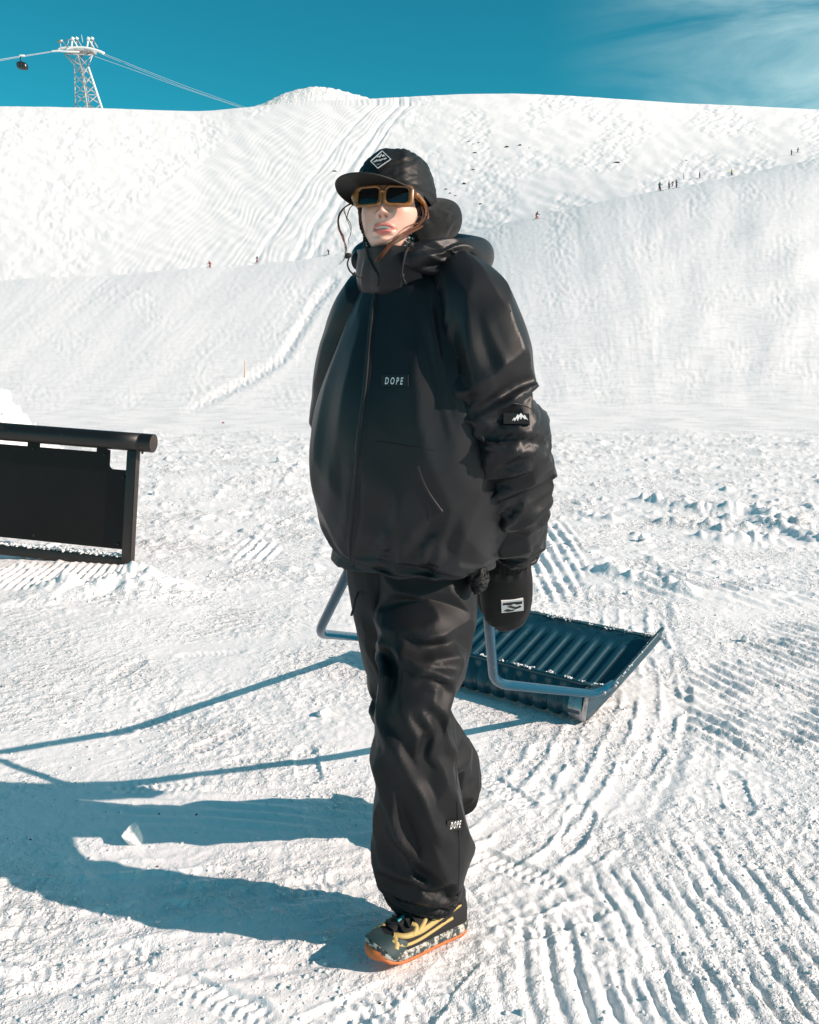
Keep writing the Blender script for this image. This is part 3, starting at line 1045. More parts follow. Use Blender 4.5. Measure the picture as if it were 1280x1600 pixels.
def make_body():
    zt = [(0.117, 0.004, 0.000, -0.010), (0.112, 0.028, 0.030, -0.045), (0.10, 0.047, 0.055, -0.068), (0.08, 0.063, 0.080, -0.086), (0.055, 0.071, 0.093, -0.096), (0.03, 0.073, 0.0965, -0.098),
          (0.012, 0.072, 0.094, -0.098), (0.0, 0.0715, 0.091, -0.097), (-0.02, 0.0705, 0.091, -0.094), (-0.045, 0.067, 0.091, -0.088), (-0.06, 0.0635, 0.0905, -0.082), (-0.075, 0.059, 0.089, -0.075),
          (-0.09, 0.053, 0.086, -0.070), (-0.103, 0.047, 0.083, -0.066), (-0.112, 0.0445, 0.076, -0.064), (-0.119, 0.0445, 0.058, -0.063), (-0.126, 0.046, 0.034, -0.062), (-0.145, 0.048, 0.030, -0.060), (-0.17, 0.052, 0.030, -0.060)]
    zs = np.concatenate([np.linspace(0.117, 0.03, 26)[:-1], np.linspace(0.03, -0.125, 130)[:-1], np.linspace(-0.125, -0.17, 10)])
    zk = np.array([r[0] for r in zt])[::-1]
    def prof(c):
        return np.interp(zs, zk, np.array([r[c] for r in zt])[::-1])
    def sm(a):
        k = np.array([1, 2, 3, 2, 1.]); k /= k.sum()
        return np.convolve(np.pad(a, 2, mode='edge'), k, mode='valid')
    w, yf, yb = sm(prof(1)), sm(prof(2)), sm(prof(3))
    f = np.concatenate([np.linspace(-PI / 2, PI / 2 - 1.15, 34)[:-1], np.linspace(PI / 2 - 1.15, PI / 2 + 1.15, 130)[:-1], np.linspace(PI / 2 + 1.15, 1.5 * PI, 34)[:-1]])
    c, s = np.cos(f), np.sin(f)
    X = -w[:, None] * np.sign(c) * np.abs(c) ** 0.92
    front = np.abs(s) ** 0.80
    Y = np.where(s[None, :] > 0, yf[:, None] * front[None, :], yb[:, None] * front[None, :])
    Z = np.repeat(zs[:, None], len(f), 1)
    fr = (s[None, :] > 0.05).astype(float) * np.ones_like(Z)
    def gs(x, z, sx, sz):
        return np.exp(-((X - x) / sx) ** 2 - ((Z - z) / sz) ** 2)
    # nose
    hN = np.interp(Z, [-0.055, -0.0495, -0.0455, -0.040, -0.036, -0.015, 0.0, 0.012, 0.022], [0, 0.003, 0.014, 0.0215, 0.0225, 0.0125, 0.006, 0.002, 0])
    wN = np.interp(Z, [-0.05, -0.038, -0.02, 0.01], [0.0105, 0.0098, 0.0072, 0.0062])
    dY = hN * np.exp(-(np.abs(X) / wN) ** 2.4)
    dY += 0.0085 * (gs(0.0125, -0.0405, 0.0052, 0.0065) + gs(-0.0125, -0.0405, 0.0052, 0.0065))
    nost = gs(0.0068, -0.0475, 0.0036, 0.0028) + gs(-0.0068, -0.0475, 0.0036, 0.0028)
    dY -= 0.004 * nost
    # eye sockets, brow, cheekbones, chin
    dY -= 0.009 * (gs(0.032, 0.0, 0.015, 0.011) + gs(-0.032, 0.0, 0.015, 0.011))
    dY += 0.004 * (gs(0.03, 0.022, 0.02, 0.008) + gs(-0.03, 0.022, 0.02, 0.008))
    dY += 0.0045 * (gs(0.042, -0.028, 0.018, 0.016) + gs(-0.042, -0.028, 0.018, 0.016))
    dY += 0.006 * gs(0, -0.105, 0.016, 0.011) - 0.003 * gs(0, -0.0925, 0.02, 0.005)
    dY -= 0.0025 * gs(0.035, -0.075, 0.012, 0.02) + 0.0025 * gs(-0.035, -0.075, 0.012, 0.02)
    dY -= 0.0015 * gs(0, -0.057, 0.003, 0.006)
    # lips, parted
    lx = np.clip(1 - (X / 0.0255) ** 2, 0, 1)
    zm = -0.0745 - 1.8 * X ** 2
    up = zm + 0.0020 + 0.0120 * lx ** 0.75 - 0.0016 * np.exp(-(X / 0.0045) ** 2)
    lo = zm - 0.0022 - 0.0150 * lx ** 0.85
    gap = 0.0048 * np.clip(1 - (X / 0.0165) ** 2, 0, 1)
    e = 0.0010
    lips = sstep(0, e * 1.6, up - Z) * sstep(0, e * 1.6, Z - lo) * (lx > 0.02)
    hole = sstep(-e, e, gap - np.abs(Z - zm)) * (lx > 0.3)
    ul = np.exp(-((Z - (zm + 0.006)) / 0.0042) ** 2) * lx
    ll = np.exp(-((Z - (zm - 0.0085)) / 0.0048) ** 2) * lx
    dY += 0.0052 * ul + 0.0068 * ll - 0.010 * hole - 0.002 * np.exp(-((np.abs(X) - 0.026) / 0.003) ** 2 - ((Z - zm) / 0.004) ** 2)
    Y = Y + dY * fr
    L = np.stack([X, Y, face_z(Z)], -1)
    P = head_w(L)
    lips *= fr; hole *= fr
    tone = np.stack([lips * (1 - hole), np.clip(0.55 * (gs(0.04, -0.035, 0.02, 0.02) + gs(-0.04, -0.035, 0.02, 0.02)) + 0.5 * gs(0, -0.04, 0.012, 0.01), 0, 1) * fr,
                     np.clip(hole + 0.85 * np.clip(nost, 0, 1) * fr, 0, 1), np.ones_like(X)], -1)
    rings = [(1.43, 0.058, 0.06, 0.0, 2.225), (1.405, 0.10, 0.075, 0.005, 2.22), (1.385, 0.150, 0.085, 0.01, 2.21), (1.33, 0.165, 0.095, 0.01, 2.205), (1.22, 0.15, 0.10, 0.01, 2.20), (1.06, 0.125, 0.09, 0.01, 2.20),
             (0.92, 0.115, 0.085, 0.01, 2.20), (0.86, 0.11, 0.08, 0.01, 2.21), (0.81, 0.08, 0.065, 0.01, 2.21), (0.79, 0.02, 0.02, 0.01, 2.21)]
    rows = []
    for z, a, b, cx, cy in rings:
        rows.append(np.array([cx, cy, z]) + (a * c)[:, None] * BL + (b * s)[:, None] * BF)
    n0 = P.shape[0]
    P = np.concatenate([P, np.array(rows)], 0)
    me = grid_mesh('body_core', P, True, cap0=True, cap1=True)
    tn = np.concatenate([tone, np.zeros((len(rings), len(f), 4))], 0).reshape(-1, 4)
    ca = me.color_attributes.new('tone', 'FLOAT_COLOR', 'POINT')
    ca.data.foreach_set('color', tn.astype(np.float32).ravel())
    core = link('body', me, M['skin'], PERSON)
    # limbs grown into the trunk so that the figure is one surface
    limbs = [([(0.10, 2.15, 1.36), (0.165, 2.115, 1.35), U(772, 560, 2.10), U(783, 690, 2.11), U(794, 790, 2.22), U(798, 850, 2.32), U(795, 900, 2.38), U(792, 950, 2.42)], [0.03, 0.05, 0.046, 0.04, 0.035, 0.026, 0.034, 0.022]),
             ([(-0.08, 2.25, 1.36), (-0.13, 2.28, 1.35), U(540, 560, 2.36), U(528, 660, 2.42), U(540, 780, 2.52), U(556, 838, 2.58), U(562, 858, 2.61)], [0.03, 0.05, 0.046, 0.04, 0.034, 0.026, 0.030]),
             ([(0.05, 2.18, 0.90), (0.065, 2.17, 0.84), U(658, 1000, 2.12), U(652, 1110, 2.045), U(655, 1250, 2.05), U(668, 1390, 2.135), (0.050, 2.12, 0.06)], [0.05, 0.058, 0.056, 0.048, 0.045, 0.037, 0.034]),
             ([(-0.03, 2.22, 0.90), (-0.045, 2.225, 0.84), U(624, 1000, 2.29), U(640, 1095, 2.35), U(675, 1165, 2.47), U(704, 1212, 2.58), (0.11, 2.57, 0.10)], [0.05, 0.056, 0.054, 0.046, 0.043, 0.036, 0.033])]
    for pts, r in limbs:
        n = 22
        sp = spline([tuple(p) for p in pts], n)
        rr = np.interp(np.linspace(0, len(r) - 1, n), np.arange(len(r)), r)
        lo_ = MB().tube(sp, list(rr), 14).build('limb', M['skin'])
        md = core.modifiers.new('grow', 'BOOLEAN')
        md.operation = 'UNION'
        md.solver = 'EXACT'
        md.object = lo_
        bpy.context.view_layer.update()
        dg = bpy.context.evaluated_depsgraph_get()
        nm = bpy.data.meshes.new_from_object(core.evaluated_get(dg))
        core.modifiers.clear()
        if len(nm.polygons) > 100:
            core.data = nm
        bpy.data.objects.remove(lo_)
    # teeth behind the parted lips
    xs = np.linspace(-0.0165, 0.0165, 25)
    rows = []
    for z in np.linspace(-0.0690, -0.0762, 5):
        rows.append([(x, 0.0885 - 9 * x * x + 0.0006 * abs(math.sin(x / 0.0066 * PI)), 0.89 * (z - 1.8 * x * x)) for x in xs])
    link('teeth', grid_mesh('teeth', head_w(np.array(rows)), False), M['teeth'], core)
    return core

BODY = make_body()
BODY['label'] = 'pale face with parted lips, skin flushed by the cold'

# ---------------------------------------------------------------- jacket
def torso_rings(tab, m, rho=0.80, dc=2.2, sq=2.35, n=40):
    S = spline(tab, n)
    f = np.arange(m) * 2 * PI / m
    c, s = np.cos(f), np.sin(f)
    c = np.sign(c) * np.abs(c) ** (2 / sq)
    s = np.sign(s) * np.abs(s) ** (2 / sq)
    out = []
    for z, l, r in S:
        cx = ((l + r) / 2 - CX) / FPX * dc
        hw = (r - l) / 2 / FPX * dc
        A = hw / math.sqrt(math.cos(YAW_B) ** 2 + (rho * math.sin(YAW_B)) ** 2)
        out.append(np.array([cx, dc, z]) + (A * c)[:, None] * BL + (A * rho * s)[:, None] * BF)
    return np.array(out)

JT = [(1.478, 596, 676), (1.455, 582, 706), (1.42, 568, 740), (1.37, 553, 764), (1.30, 532, 780), (1.21, 508, 790), (1.13, 496, 795), (1.04, 490, 797), (0.97, 493, 795),
      (0.90, 503, 788), (0.85, 513, 779), (0.822, 521, 771), (0.803, 528, 764), (0.797, 536, 755), (0.806, 545, 746), (0.83, 547, 744)]
NT = 22
P0 = torso_rings(JT, 26, n=NT)
tt_ = np.linspace(0, 1, NT)
su = np.interp(tt_, [0, 0.2, 0.45, 0.7, 0.9, 1], [1.0, 1.01, 1.03, 1.06, 1.05, 1.0])
sv = np.interp(tt_, [0, 0.2, 0.6, 0.8, 0.92, 1], [1.0, 1.0, 1.02, 1.05, 1.07, 1.06])
pin = np.zeros(P0.shape[:2]); pin[:2] = 1; pin[-2:] = 0.6
TORSO = cloth(P0, su, sv, pin, katt=0.03, seed=4, noise=0.004, bend=0.3)
TORSO = folds(TORSO, [(0, 0), (0.15, 0.0065), (0.5, 0.0104), (0.75, 0.0169), (0.9, 0.0156), (1, 0.0065)], [(0, 0.13), (0.7, 0.10), (1, 0.06)], [(0, 0.5), (0.7, 0.3), (1, 0.16)], [(0, 12), (0.5, -8), (0.8, -20), (1, 0)], 301)
for pts, w, dp, asy in [([(556, 470), (530, 560), (505, 690), (500, 800), (527, 868)], 9, 0.006, 0.3), ([(600, 470), (610, 560), (600, 690), (575, 830)], 26, 0.007, 0.2),
                   ([(640, 470), (672, 560), (690, 640), (700, 690)], 16, 0.010, -0.3), ([(680, 450), (690, 520), (700, 600), (715, 680)], 9, 0.009, 0.2),
                   ([(590, 690), (640, 760), (690, 800)], 20, 0.007, 0.2), ([(560, 880), (590, 840), (620, 760)], 12, 0.006, 0.2), ([(640, 890), (655, 850), (700, 810)], 12, 0.008, 0),
                   ([(545, 870), (560, 800), (556, 720)], 8, 0.005, 0.4), ([(700, 880), (705, 840), (730, 790)], 10, 0.008, 0), ([(520, 850), (532, 780), (530, 690)], 10, 0.006, 0.2),
                   ([(600, 900), (612, 860), (612, 820)], 8, 0.005, 0), ([(670, 900), (672, 870), (690, 845)], 8, 0.006, 0)]:
    TORSO = crease(TORSO, pts, w, dp, asy)
TORSO = facet(TORSO, sigma=0.14)
JACKET = link('jacket', grid_mesh('jacket', TORSO), M['shell'], PERSON)
JACKET['label'] = 'oversized black shell jacket with hood down'

LS = [(688, 436, 2.15, 0.040, 0.055), (716, 446, 2.12, 0.064, 0.080), (746, 488, 2.09, 0.084, 0.098), (762, 550, 2.075, 0.093, 0.104), (769, 620, 2.075, 0.094, 0.104), (788, 690, 2.09, 0.092, 0.100),
      (797, 760, 2.15, 0.084, 0.092), (801, 815, 2.22, 0.074, 0.080), (802, 838, 2.26, 0.066, 0.070), (801, 843, 2.27, 0.058, 0.060), (801, 838, 2.27, 0.050, 0.052)]
LSL = limb(LS, 22, 16, [(0, 1.0), (0.2, 1.02), (0.4, 1.06), (0.5, 1.18), (0.75, 1.16), (0.9, 1.06), (1, 1.0)], 1.02, katt=0.02, seed=11, noise=0.006, bend=0.16)
LSL = folds(LSL, [(0, 0), (0.15, 0.0078), (0.35, 0.0195), (0.55, 0.0299), (0.8, 0.0273), (0.93, 0.0143), (1, 0)], [(0, 0.12), (0.4, 0.09), (0.6, 0.065), (1, 0.06)], [(0, 0.4), (0.4, 0.28), (0.6, 0.2), (1, 0.16)], [(0, 15), (0.38, 35), (0.5, 72), (0.75, 78), (1, 40)], 311)
for pts, w, dp, asy in [([(822, 592), (790, 612), (750, 640), (715, 672)], 9, 0.011, 0.4), ([(740, 672), (790, 682), (835, 690), (856, 698)], 8, 0.013, -0.3), ([(735, 700), (760, 686), (800, 690)], 9, 0.010, 0.3),
                   ([(735, 780), (775, 762), (820, 750), (850, 728)], 8, 0.014, 0.3), ([(770, 745), (805, 725), (848, 716)], 8, 0.010, 0), ([(768, 820), (800, 800), (815, 770)], 8, 0.008, 0.2),
                   ([(716, 470), (705, 540), (722, 600), (735, 640)], 10, 0.010, 0.3), ([(770, 480), (790, 540), (815, 575)], 12, 0.006, 0.2), ([(745, 480), (765, 560), (790, 600)], 14, 0.006, 0.2)]:
    LSL = crease(LSL, pts, w, dp * 1.2, asy)
LSL = facet(LSL)
link('sleeve', grid_mesh('sleeve', LSL), M['shell'], JACKET)
RS = [(590, 448, 2.25, 0.040, 0.05), (570, 470, 2.28, 0.060, 0.075), (552, 530, 2.33, 0.074, 0.088), (541, 600, 2.37, 0.080, 0.092), (537, 670, 2.41, 0.080, 0.092), (541, 740, 2.46, 0.074, 0.086),
      (549, 800, 2.53, 0.066, 0.074), (556, 832, 2.57, 0.056, 0.060), (557, 834, 2.57, 0.046, 0.050)]
RSL = limb(RS, 20, 16, [(0, 1.0), (0.2, 1.02), (0.5, 1.10), (0.8, 1.10), (1, 1.0)], 1.02, katt=0.03, seed=12, noise=0.005, bend=0.16)
RSL = folds(RSL, [(0, 0), (0.3, 0.008), (0.8, 0.010), (1, 0)], 0.08, 0.25, [(0, 15), (0.5, 60), (1, 60)], 312)
RSL = facet(RSL)
link('sleeve', grid_mesh('sleeve', RSL), M['shell'], JACKET)

# collar standing round the chin
def collar():
    rows = []
    m = 72
    f = np.arange(m) * 2 * PI / m
    tab = [(1.398, 0.080, 0.062, 0.0), (1.422, 0.097, 0.084, 0.0), (1.46, 0.097, 0.097, 0.002), (1.485, 0.096, 0.103, 0.004), (1.503, 0.094, 0.107, 0.006), (1.511, 0.091, 0.107, 0.006),
           (1.512, 0.085, 0.100, 0.006), (1.500, 0.082, 0.095, 0.005), (1.47, 0.080, 0.090, 0.003), (1.44, 0.078, 0.085, 0)]
    S = spline(tab, 28)
    for z, a, b, up in S:
        z_ = z + 0.012 * np.clip(-np.sin(f), 0, 1) - 0.004 * np.clip(np.sin(f), 0, 1)
        rows.append(np.array([-0.022, 2.185, 0]) + (a * np.cos(f))[:, None] * BL + (b * np.sin(f))[:, None] * (0.8 * BF + 0.2 * HF) + z_[:, None] * np.array([0, 0, 1.0]))
    P = np.array(rows)
    pin = np.zeros(P.shape[:2]); pin[:1] = 1; pin[-4:] = 1
    return cloth(P, np.interp(np.arange(28), [0, 6, 15, 18, 27], [1.03, 1.05, 1.03, 1, 1]), 1.02, pin, katt=0.03, levels=1, iters=(120, 50), seed=21, noise=0.003, bend=0.25)
COLL = facet(folds(collar(), [(0, 0.008), (0.35, 0.020), (0.55, 0.012), (0.7, 0), (1, 0)], 0.055, 0.14, [(0, 60), (0.4, 35), (1, 35)], 351), stride=1, sigma=0.25)
link('collar', grid_mesh('collar', COLL), M['shell'], JACKET)
# hood lying on the shoulders
HR = [(632, 402, 2.075, 0.018, 0.012), (655, 402, 2.075, 0.032, 0.022), (690, 402, 2.10, 0.040, 0.030), (724, 402, 2.15, 0.042, 0.036), (742, 400, 2.24, 0.043, 0.042), (726, 396, 2.34, 0.045, 0.045), (680, 392, 2.40, 0.048, 0.045),
      (630, 392, 2.41, 0.046, 0.045), (590, 396, 2.36, 0.040, 0.036), (568, 402, 2.28, 0.032, 0.026), (560, 408, 2.20, 0.020, 0.016)]
HOODR = limb(HR, 26, 12, [(0, 1.06), (1, 1.06)], 1.04, (1, 1, 1.0), 2.1, Vector((0, 0, 1)), katt=0.03, seed=31, noise=0.005, bend=0.2)
for pts, w, dp, asy in [([(645, 425), (690, 415), (735, 408)], 8, 0.008, 0.3), ([(700, 385), (725, 395), (752, 412)], 6, 0.008, 0.2), ([(650, 392), (690, 385), (720, 382)], 6, 0.006, 0)]:
    HOODR = crease(HOODR, pts, w, dp, asy)
HOODR = wrinkles(HOODR, 16, (640, 380, 755, 425), (-30, 40), (25, 70), (3, 6), (0.002, 0.005), 541)
HOODR = facet(HOODR, sigma=0.3, stride=1)
link('hood', grid_mesh('hood', HOODR, cap0=True, cap1=True), M['shell'], JACKET)
# soft inner hood bunched behind the neck
IH = [(648, 372, 2.12, 0.012, 0.010), (662, 360, 2.14, 0.030, 0.026), (684, 348, 2.20, 0.044, 0.040), (690, 342, 2.29, 0.048, 0.046), (664, 340, 2.35, 0.046, 0.046), (625, 344, 2.36, 0.040, 0.040), (595, 356, 2.31, 0.02, 0.02)]
INH = limb(IH, 18, 12, [(0, 1.05), (1, 1.05)], 1.02, (1, 1, 1.0), 2.2, Vector((0, 0, 1)), katt=0.04, seed=33, noise=0.005, bend=0.3)
INH = wrinkles(INH, 10, (660, 315, 725, 372), (-80, 60), (20, 50), (4, 7), (0.002, 0.005), 542)
o = link('inner_hood', grid_mesh('inner_hood', INH, cap0=True, cap1=True), M['fleece'], PERSON)
o['label'] = 'bunched black fleece hood behind the neck'

bT = bvh_of(TORSO)
bL = bvh_of(LSL)
bC = bvh_of(COLL)
# front zip with its flap, seams, pocket
ZIPP = [(592, 448), (585, 475), (579, 530), (573, 600), (566, 660), (559, 730), (554, 790), (549, 840), (548, 880)]
ribbon(bT, ZIPP, 60, 0.0120, 0.0026, 'zip_flap', M['shell'], JACKET)
ribbon(bT, ZIPP, 60, 0.0042, 0.0056, 'zip', M['zip'], JACKET)
ribbon(bC, [(573, 388), (576, 402), (584, 418), (592, 432), (591, 446)], 26, 0.0032, 0.0034, 'collar_zip', M['zip'], JACKET)
ribbon(bT, [(590, 690), (620, 694), (650, 699), (680, 703)], 26, 0.0016, 0.0012, 'seam', M['shell'], JACKET)
ribbon(bT, [(652, 728), (660, 752), (672, 775), (690, 800)], 22, 0.0045, 0.0022, 'pocket_welt', M['shell'], JACKET)
ribbon(bT, [(668, 776), (672, 800), (670, 812)], 16, 0.0016, 0.0012, 'seam', M['shell'], JACKET)
ribbon(bL, [(770, 634), (795, 630), (820, 634), (834, 642)], 22, 0.0014, 0.0011, 'seam', M['shell'], JACKET)
# labels
pl = Plane(bT, 617, 595, 0.0025)
lab = pl.poly([(596, 586), (638, 586), (638, 603.5), (596, 603.5)], 'chest_label', M['patch'], JACKET, thick=0.003)
pl.text('D O P E', (602.5, 595), (630, 595.5), 11.5, 'lettering', M['print_white'], lab, bold=0.012)
pl = Plane(bL, 806, 653, 0.007, samples=12)
lab = pl.poly([(787, 645), (827, 646), (828, 662), (787, 662)], 'sleeve_label', M['patch'], JACKET, thick=0.010)
zig = [(800, 658), (803.5, 652.5), (805, 654), (809, 647.5), (811, 649.5), (814, 645.5), (818, 650), (820, 648.5), (825.5, 657), (822, 654.5), (820, 655.5), (816.5, 651.5), (814, 656), (812.5, 651), (809, 658), (808, 653.5), (804, 658.5), (803.5, 655.5)]
pl.poly(zig, 'mountain_mark', M['print_white'], lab, lift=0.0012, thick=0.001)
# cuff layers
CUF = [(799, 832, 2.26, 0.055, 0.056), (799, 848, 2.285, 0.055, 0.056), (797, 862, 2.30, 0.056, 0.055)]
C0 = path_loft(CUF, 20, 48, 2.0)
C0 = C0 + gnormals(C0) * (0.0018 * np.sin(np.arange(48) * 2 * PI / 48 * 16))[None, :, None]
link('cuff', grid_mesh('cuff', C0), M['shell'], JACKET)

# drawcords
def cordpts(l, n=24):
    return spline([tuple(U(*p)) for p in l], n)
dc = MB()
dc.tube(cordpts([(641, 384, 2.05), (635, 395, 2.045), (631, 410, 2.045), (629, 424, 2.045), (630, 436, 2.045)]), 0.0016, 6)
dc.tube(cordpts([(638, 385, 2.05), (633, 398, 2.04), (630, 412, 2.04), (629, 430, 2.04), (633, 441, 2.04)]), 0.0014, 6)
dc.tube(cordpts([(629, 428, 2.042), (629, 433, 2.042)], 6), 0.0042, 8)
dc.tube(cordpts([(629, 433, 2.042), (627, 441, 2.042), (626, 449, 2.045)], 8), 0.0018, 6)
dc.tube(cordpts([(629, 433, 2.042), (633, 440, 2.042), (635, 444, 2.045)], 8), 0.0018, 6)
dc.tube(cordpts([(640, 380, 2.055), (644, 386, 2.05)], 6), [0.004, 0.006, 0.007, 0.007, 0.006, 0.003], 10)
dc.build('drawcord', M['cord'], JACKET)
dc = MB()
dc.tube(cordpts([(546, 402, 2.10), (543, 412, 2.095), (546, 422, 2.09), (552, 428, 2.085), (560, 432, 2.085), (568, 435, 2.09)]), 0.0018, 6)
dc.tube(cordpts([(552, 427, 2.085), (556, 430, 2.085)], 6), 0.0046, 8)
dc.tube(cordpts([(549, 398, 2.10), (543, 400, 2.10), (541, 404, 2.10)], 8), [0.003, 0.005, 0.006, 0.006, 0.006, 0.005, 0.004, 0.002], 8)
dc.build('drawcord', M['cord'], JACKET)

# ---------------------------------------------------------------- pants
LL = [(662, 858, 2.21, 0.120, 0.125), (664, 900, 2.20, 0.120, 0.125), (664, 960, 2.165, 0.115, 0.112), (660, 1010, 2.115, 0.100, 0.102), (655, 1070, 2.065, 0.088, 0.092), (650, 1130, 2.04, 0.084, 0.090), (649, 1200, 2.04, 0.090, 0.095),
      (655, 1270, 2.055, 0.098, 0.100), (661, 1330, 2.08, 0.104, 0.100), (662, 1356, 2.10, 0.098, 0.094), (659, 1374, 2.11, 0.086, 0.086), (656, 1385, 2.12, 0.078, 0.080), (655, 1388, 2.122, 0.070, 0.073), (655, 1381, 2.122, 0.064, 0.068)]
LEGL = limb(LL, 30, 16, [(0, 1.0), (0.15, 1.03), (0.3, 1.10), (0.45, 1.08), (0.65, 1.07), (0.84, 1.14), (0.93, 1.05), (1, 1.0)], 1.03, (2, 3, 0.6), 2.15, katt=0.024, seed=42, noise=0.006, bend=0.16)
LEGL = folds(LEGL, [(0, 0), (0.1, 0.0117), (0.3, 0.0234), (0.6, 0.026), (0.85, 0.0286), (0.95, 0.0182), (1, 0.0026)], [(0, 0.10), (0.3, 0.085), (0.7, 0.095), (0.88, 0.07), (1, 0.05)], [(0, 0.3), (0.3, 0.26), (0.7, 0.34), (0.9, 0.2), (1, 0.14)], [(0, -35), (0.22, -62), (0.36, -48), (0.5, -30), (0.75, -33), (0.88, -58), (1, -85)], 321)
for pts, w, dp, asy in [([(735, 985), (700, 1005), (660, 1010), (622, 990)], 11, 0.010, 0.3), ([(715, 1040), (680, 1040), (650, 1020)], 9, 0.009, 0.2), ([(648, 1075), (670, 1062), (695, 1075), (690, 1100)], 8, 0.009, 0),
                   ([(600, 1010), (612, 1050), (604, 1110)], 7, 0.009, 0.3), ([(600, 1120), (640, 1180), (680, 1240), (690, 1290)], 14, 0.010, 0.3), ([(604, 1215), (640, 1300), (668, 1370), (712, 1400)], 14, 0.012, 0.3),
                   ([(590, 1290), (612, 1330), (652, 1360), (700, 1398)], 12, 0.011, -0.2), ([(690, 1130), (665, 1180), (690, 1215)], 9, 0.008, 0), ([(596, 1372), (640, 1392), (690, 1400), (722, 1380)], 8, 0.013, 0.2),
                   ([(640, 1110), (665, 1150), (655, 1185)], 9, 0.007, 0), ([(700, 1160), (680, 1120), (650, 1105)], 9, 0.007, 0), ([(660, 1300), (690, 1330), (716, 1370)], 10, 0.008, 0.2)]:
    LEGL = crease(LEGL, pts, w, dp * 1.35, asy)
LEGL = facet(LEGL)
PANTS = link('pants', grid_mesh('pants', LEGL), M['pants'], PERSON)
PANTS['label'] = 'baggy black ski trousers crumpled at the hems'
RL = [(618, 858, 2.25, 0.115, 0.12), (616, 900, 2.25, 0.110, 0.115), (620, 960, 2.265, 0.100, 0.102), (624, 1010, 2.30, 0.091, 0.094), (633, 1060, 2.335, 0.086, 0.090), (639, 1097, 2.355, 0.088, 0.090), (650, 1130, 2.40, 0.088, 0.090),
      (672, 1164, 2.47, 0.086, 0.090), (692, 1196, 2.53, 0.086, 0.088), (704, 1216, 2.58, 0.082, 0.084), (708, 1222, 2.60, 0.072, 0.075), (706, 1219, 2.59, 0.062, 0.065)]
LEGR = limb(RL, 26, 16, [(0, 1.0), (0.15, 1.03), (0.4, 1.12), (0.65, 1.12), (0.88, 1.07), (1, 1.0)], 1.03, (2, 3, 0.6), 2.15, katt=0.024, seed=43, noise=0.006, bend=0.16)
LEGR = folds(LEGR, [(0, 0), (0.2, 0.008), (0.6, 0.012), (0.9, 0.008), (1, 0)], 0.08, 0.26, [(0, -20), (0.5, -50), (1, -30)], 331)
for pts, w, dp, asy in [([(566, 960), (590, 990), (620, 1010)], 8, 0.008, 0.2), ([(580, 1010), (600, 1040), (610, 1080)], 8, 0.009, 0.2), ([(582, 1090), (592, 1110), (606, 1125)], 7, 0.007, 0.2),
                   ([(590, 905), (602, 950), (612, 1000)], 10, 0.009, 0)]:
    LEGR = crease(LEGR, pts, w, dp, asy)
LEGR = facet(LEGR)
link('trouser_leg', grid_mesh('trouser_leg', LEGR), M['pants'], PANTS)
bP = bvh_of(LEGL)
ribbon(bP, [(708, 1110), (712, 1180), (714, 1250), (718, 1330), (716, 1400)], 40, 0.0016, 0.0012, 'side_seam', M['pants'], PANTS)
pl = Plane(bP, 710, 1289, 0.004)
lab = pl.poly([(699, 1283), (722, 1280), (722, 1296), (699, 1299)], 'leg_label', M['patch'], PANTS, thick=0.006)
pl.text('D O P E', (704, 1290), (720, 1287), 11, 'lettering', M['print_white'], lab, bold=0.012, slant=0.2)
# crumpled vent and adjuster under the jacket hem, hanging strap
VS = path_loft([(738, 885, 2.10, 0.012, 0.02), (745, 895, 2.095, 0.022, 0.03), (747, 907, 2.10, 0.020, 0.03), (742, 918, 2.11, 0.008, 0.02)], 20, 20)
VS = cloth(VS, 1.3, 1.15, np.zeros((20, 20)), katt=0.03, levels=2, seed=51, noise=0.005, bend=0.05, iters=(80, 40, 16))
link('pocket_flap', grid_mesh('pocket_flap', VS, cap0=True, cap1=True), M['pants'], PANTS)
MB().tube(cordpts([(560, 925, 2.16), (555, 938, 2.15), (552, 952, 2.15), (549, 962, 2.15)]), 0.0028, 6).build('strap', M['cord'], PANTS)

# ---------------------------------------------------------------- mittens
def mitten(rows, thumb, name):
    P = path_loft(rows, 30, 44, 2.4)
    pin = np.zeros(P.shape[:2]); pin[-4:] = 0.5
    P = cloth(P, np.interp(np.arange(30), [0, 4, 12, 29], [1.10, 1.12, 1.04, 1.0]), np.interp(np.arange(30), [0, 4, 10, 29], [1.10, 1.08, 1.01, 1.0]), pin, katt=0.05, levels=1, iters=(90, 40), seed=61, noise=0.003, bend=0.2)
    P = facet(folds(P, [(0, 0.004), (0.3, 0.004), (0.7, 0.006), (0.9, 0.002), (1, 0)], 0.06, 0.14, [(0, 10), (0.5, 40), (1, 60)], 341), stride=1)
    o = link(name, grid_mesh(name, P, cap0=True, cap1=True), M['mitten'], PERSON)
    T = path_loft(thumb, 18, 24, 2.1)
    link('thumb', grid_mesh('thumb', T, cap0=True, cap1=True), M['mitten'], o)
    return o, P
MIT, MP = mitten([(791, 866, 2.32, 0.052, 0.042), (790, 876, 2.33, 0.058, 0.046), (790, 892, 2.345, 0.063, 0.048), (791, 915, 2.37, 0.065, 0.048), (791, 938, 2.40, 0.064, 0.046), (790, 956, 2.42, 0.058, 0.042), (788, 968, 2.435, 0.048, 0.034), (786, 976, 2.44, 0.030, 0.022), (785, 979, 2.445, 0.010, 0.01)],
                 [(768, 890, 2.36, 0.02, 0.02), (760, 908, 2.40, 0.022, 0.022), (757, 930, 2.44, 0.022, 0.022), (760, 950, 2.47, 0.018, 0.018), (764, 958, 2.48, 0.006, 0.006)], 'mitten')
MIT['label'] = 'black softshell mitten gripping the blue handle'
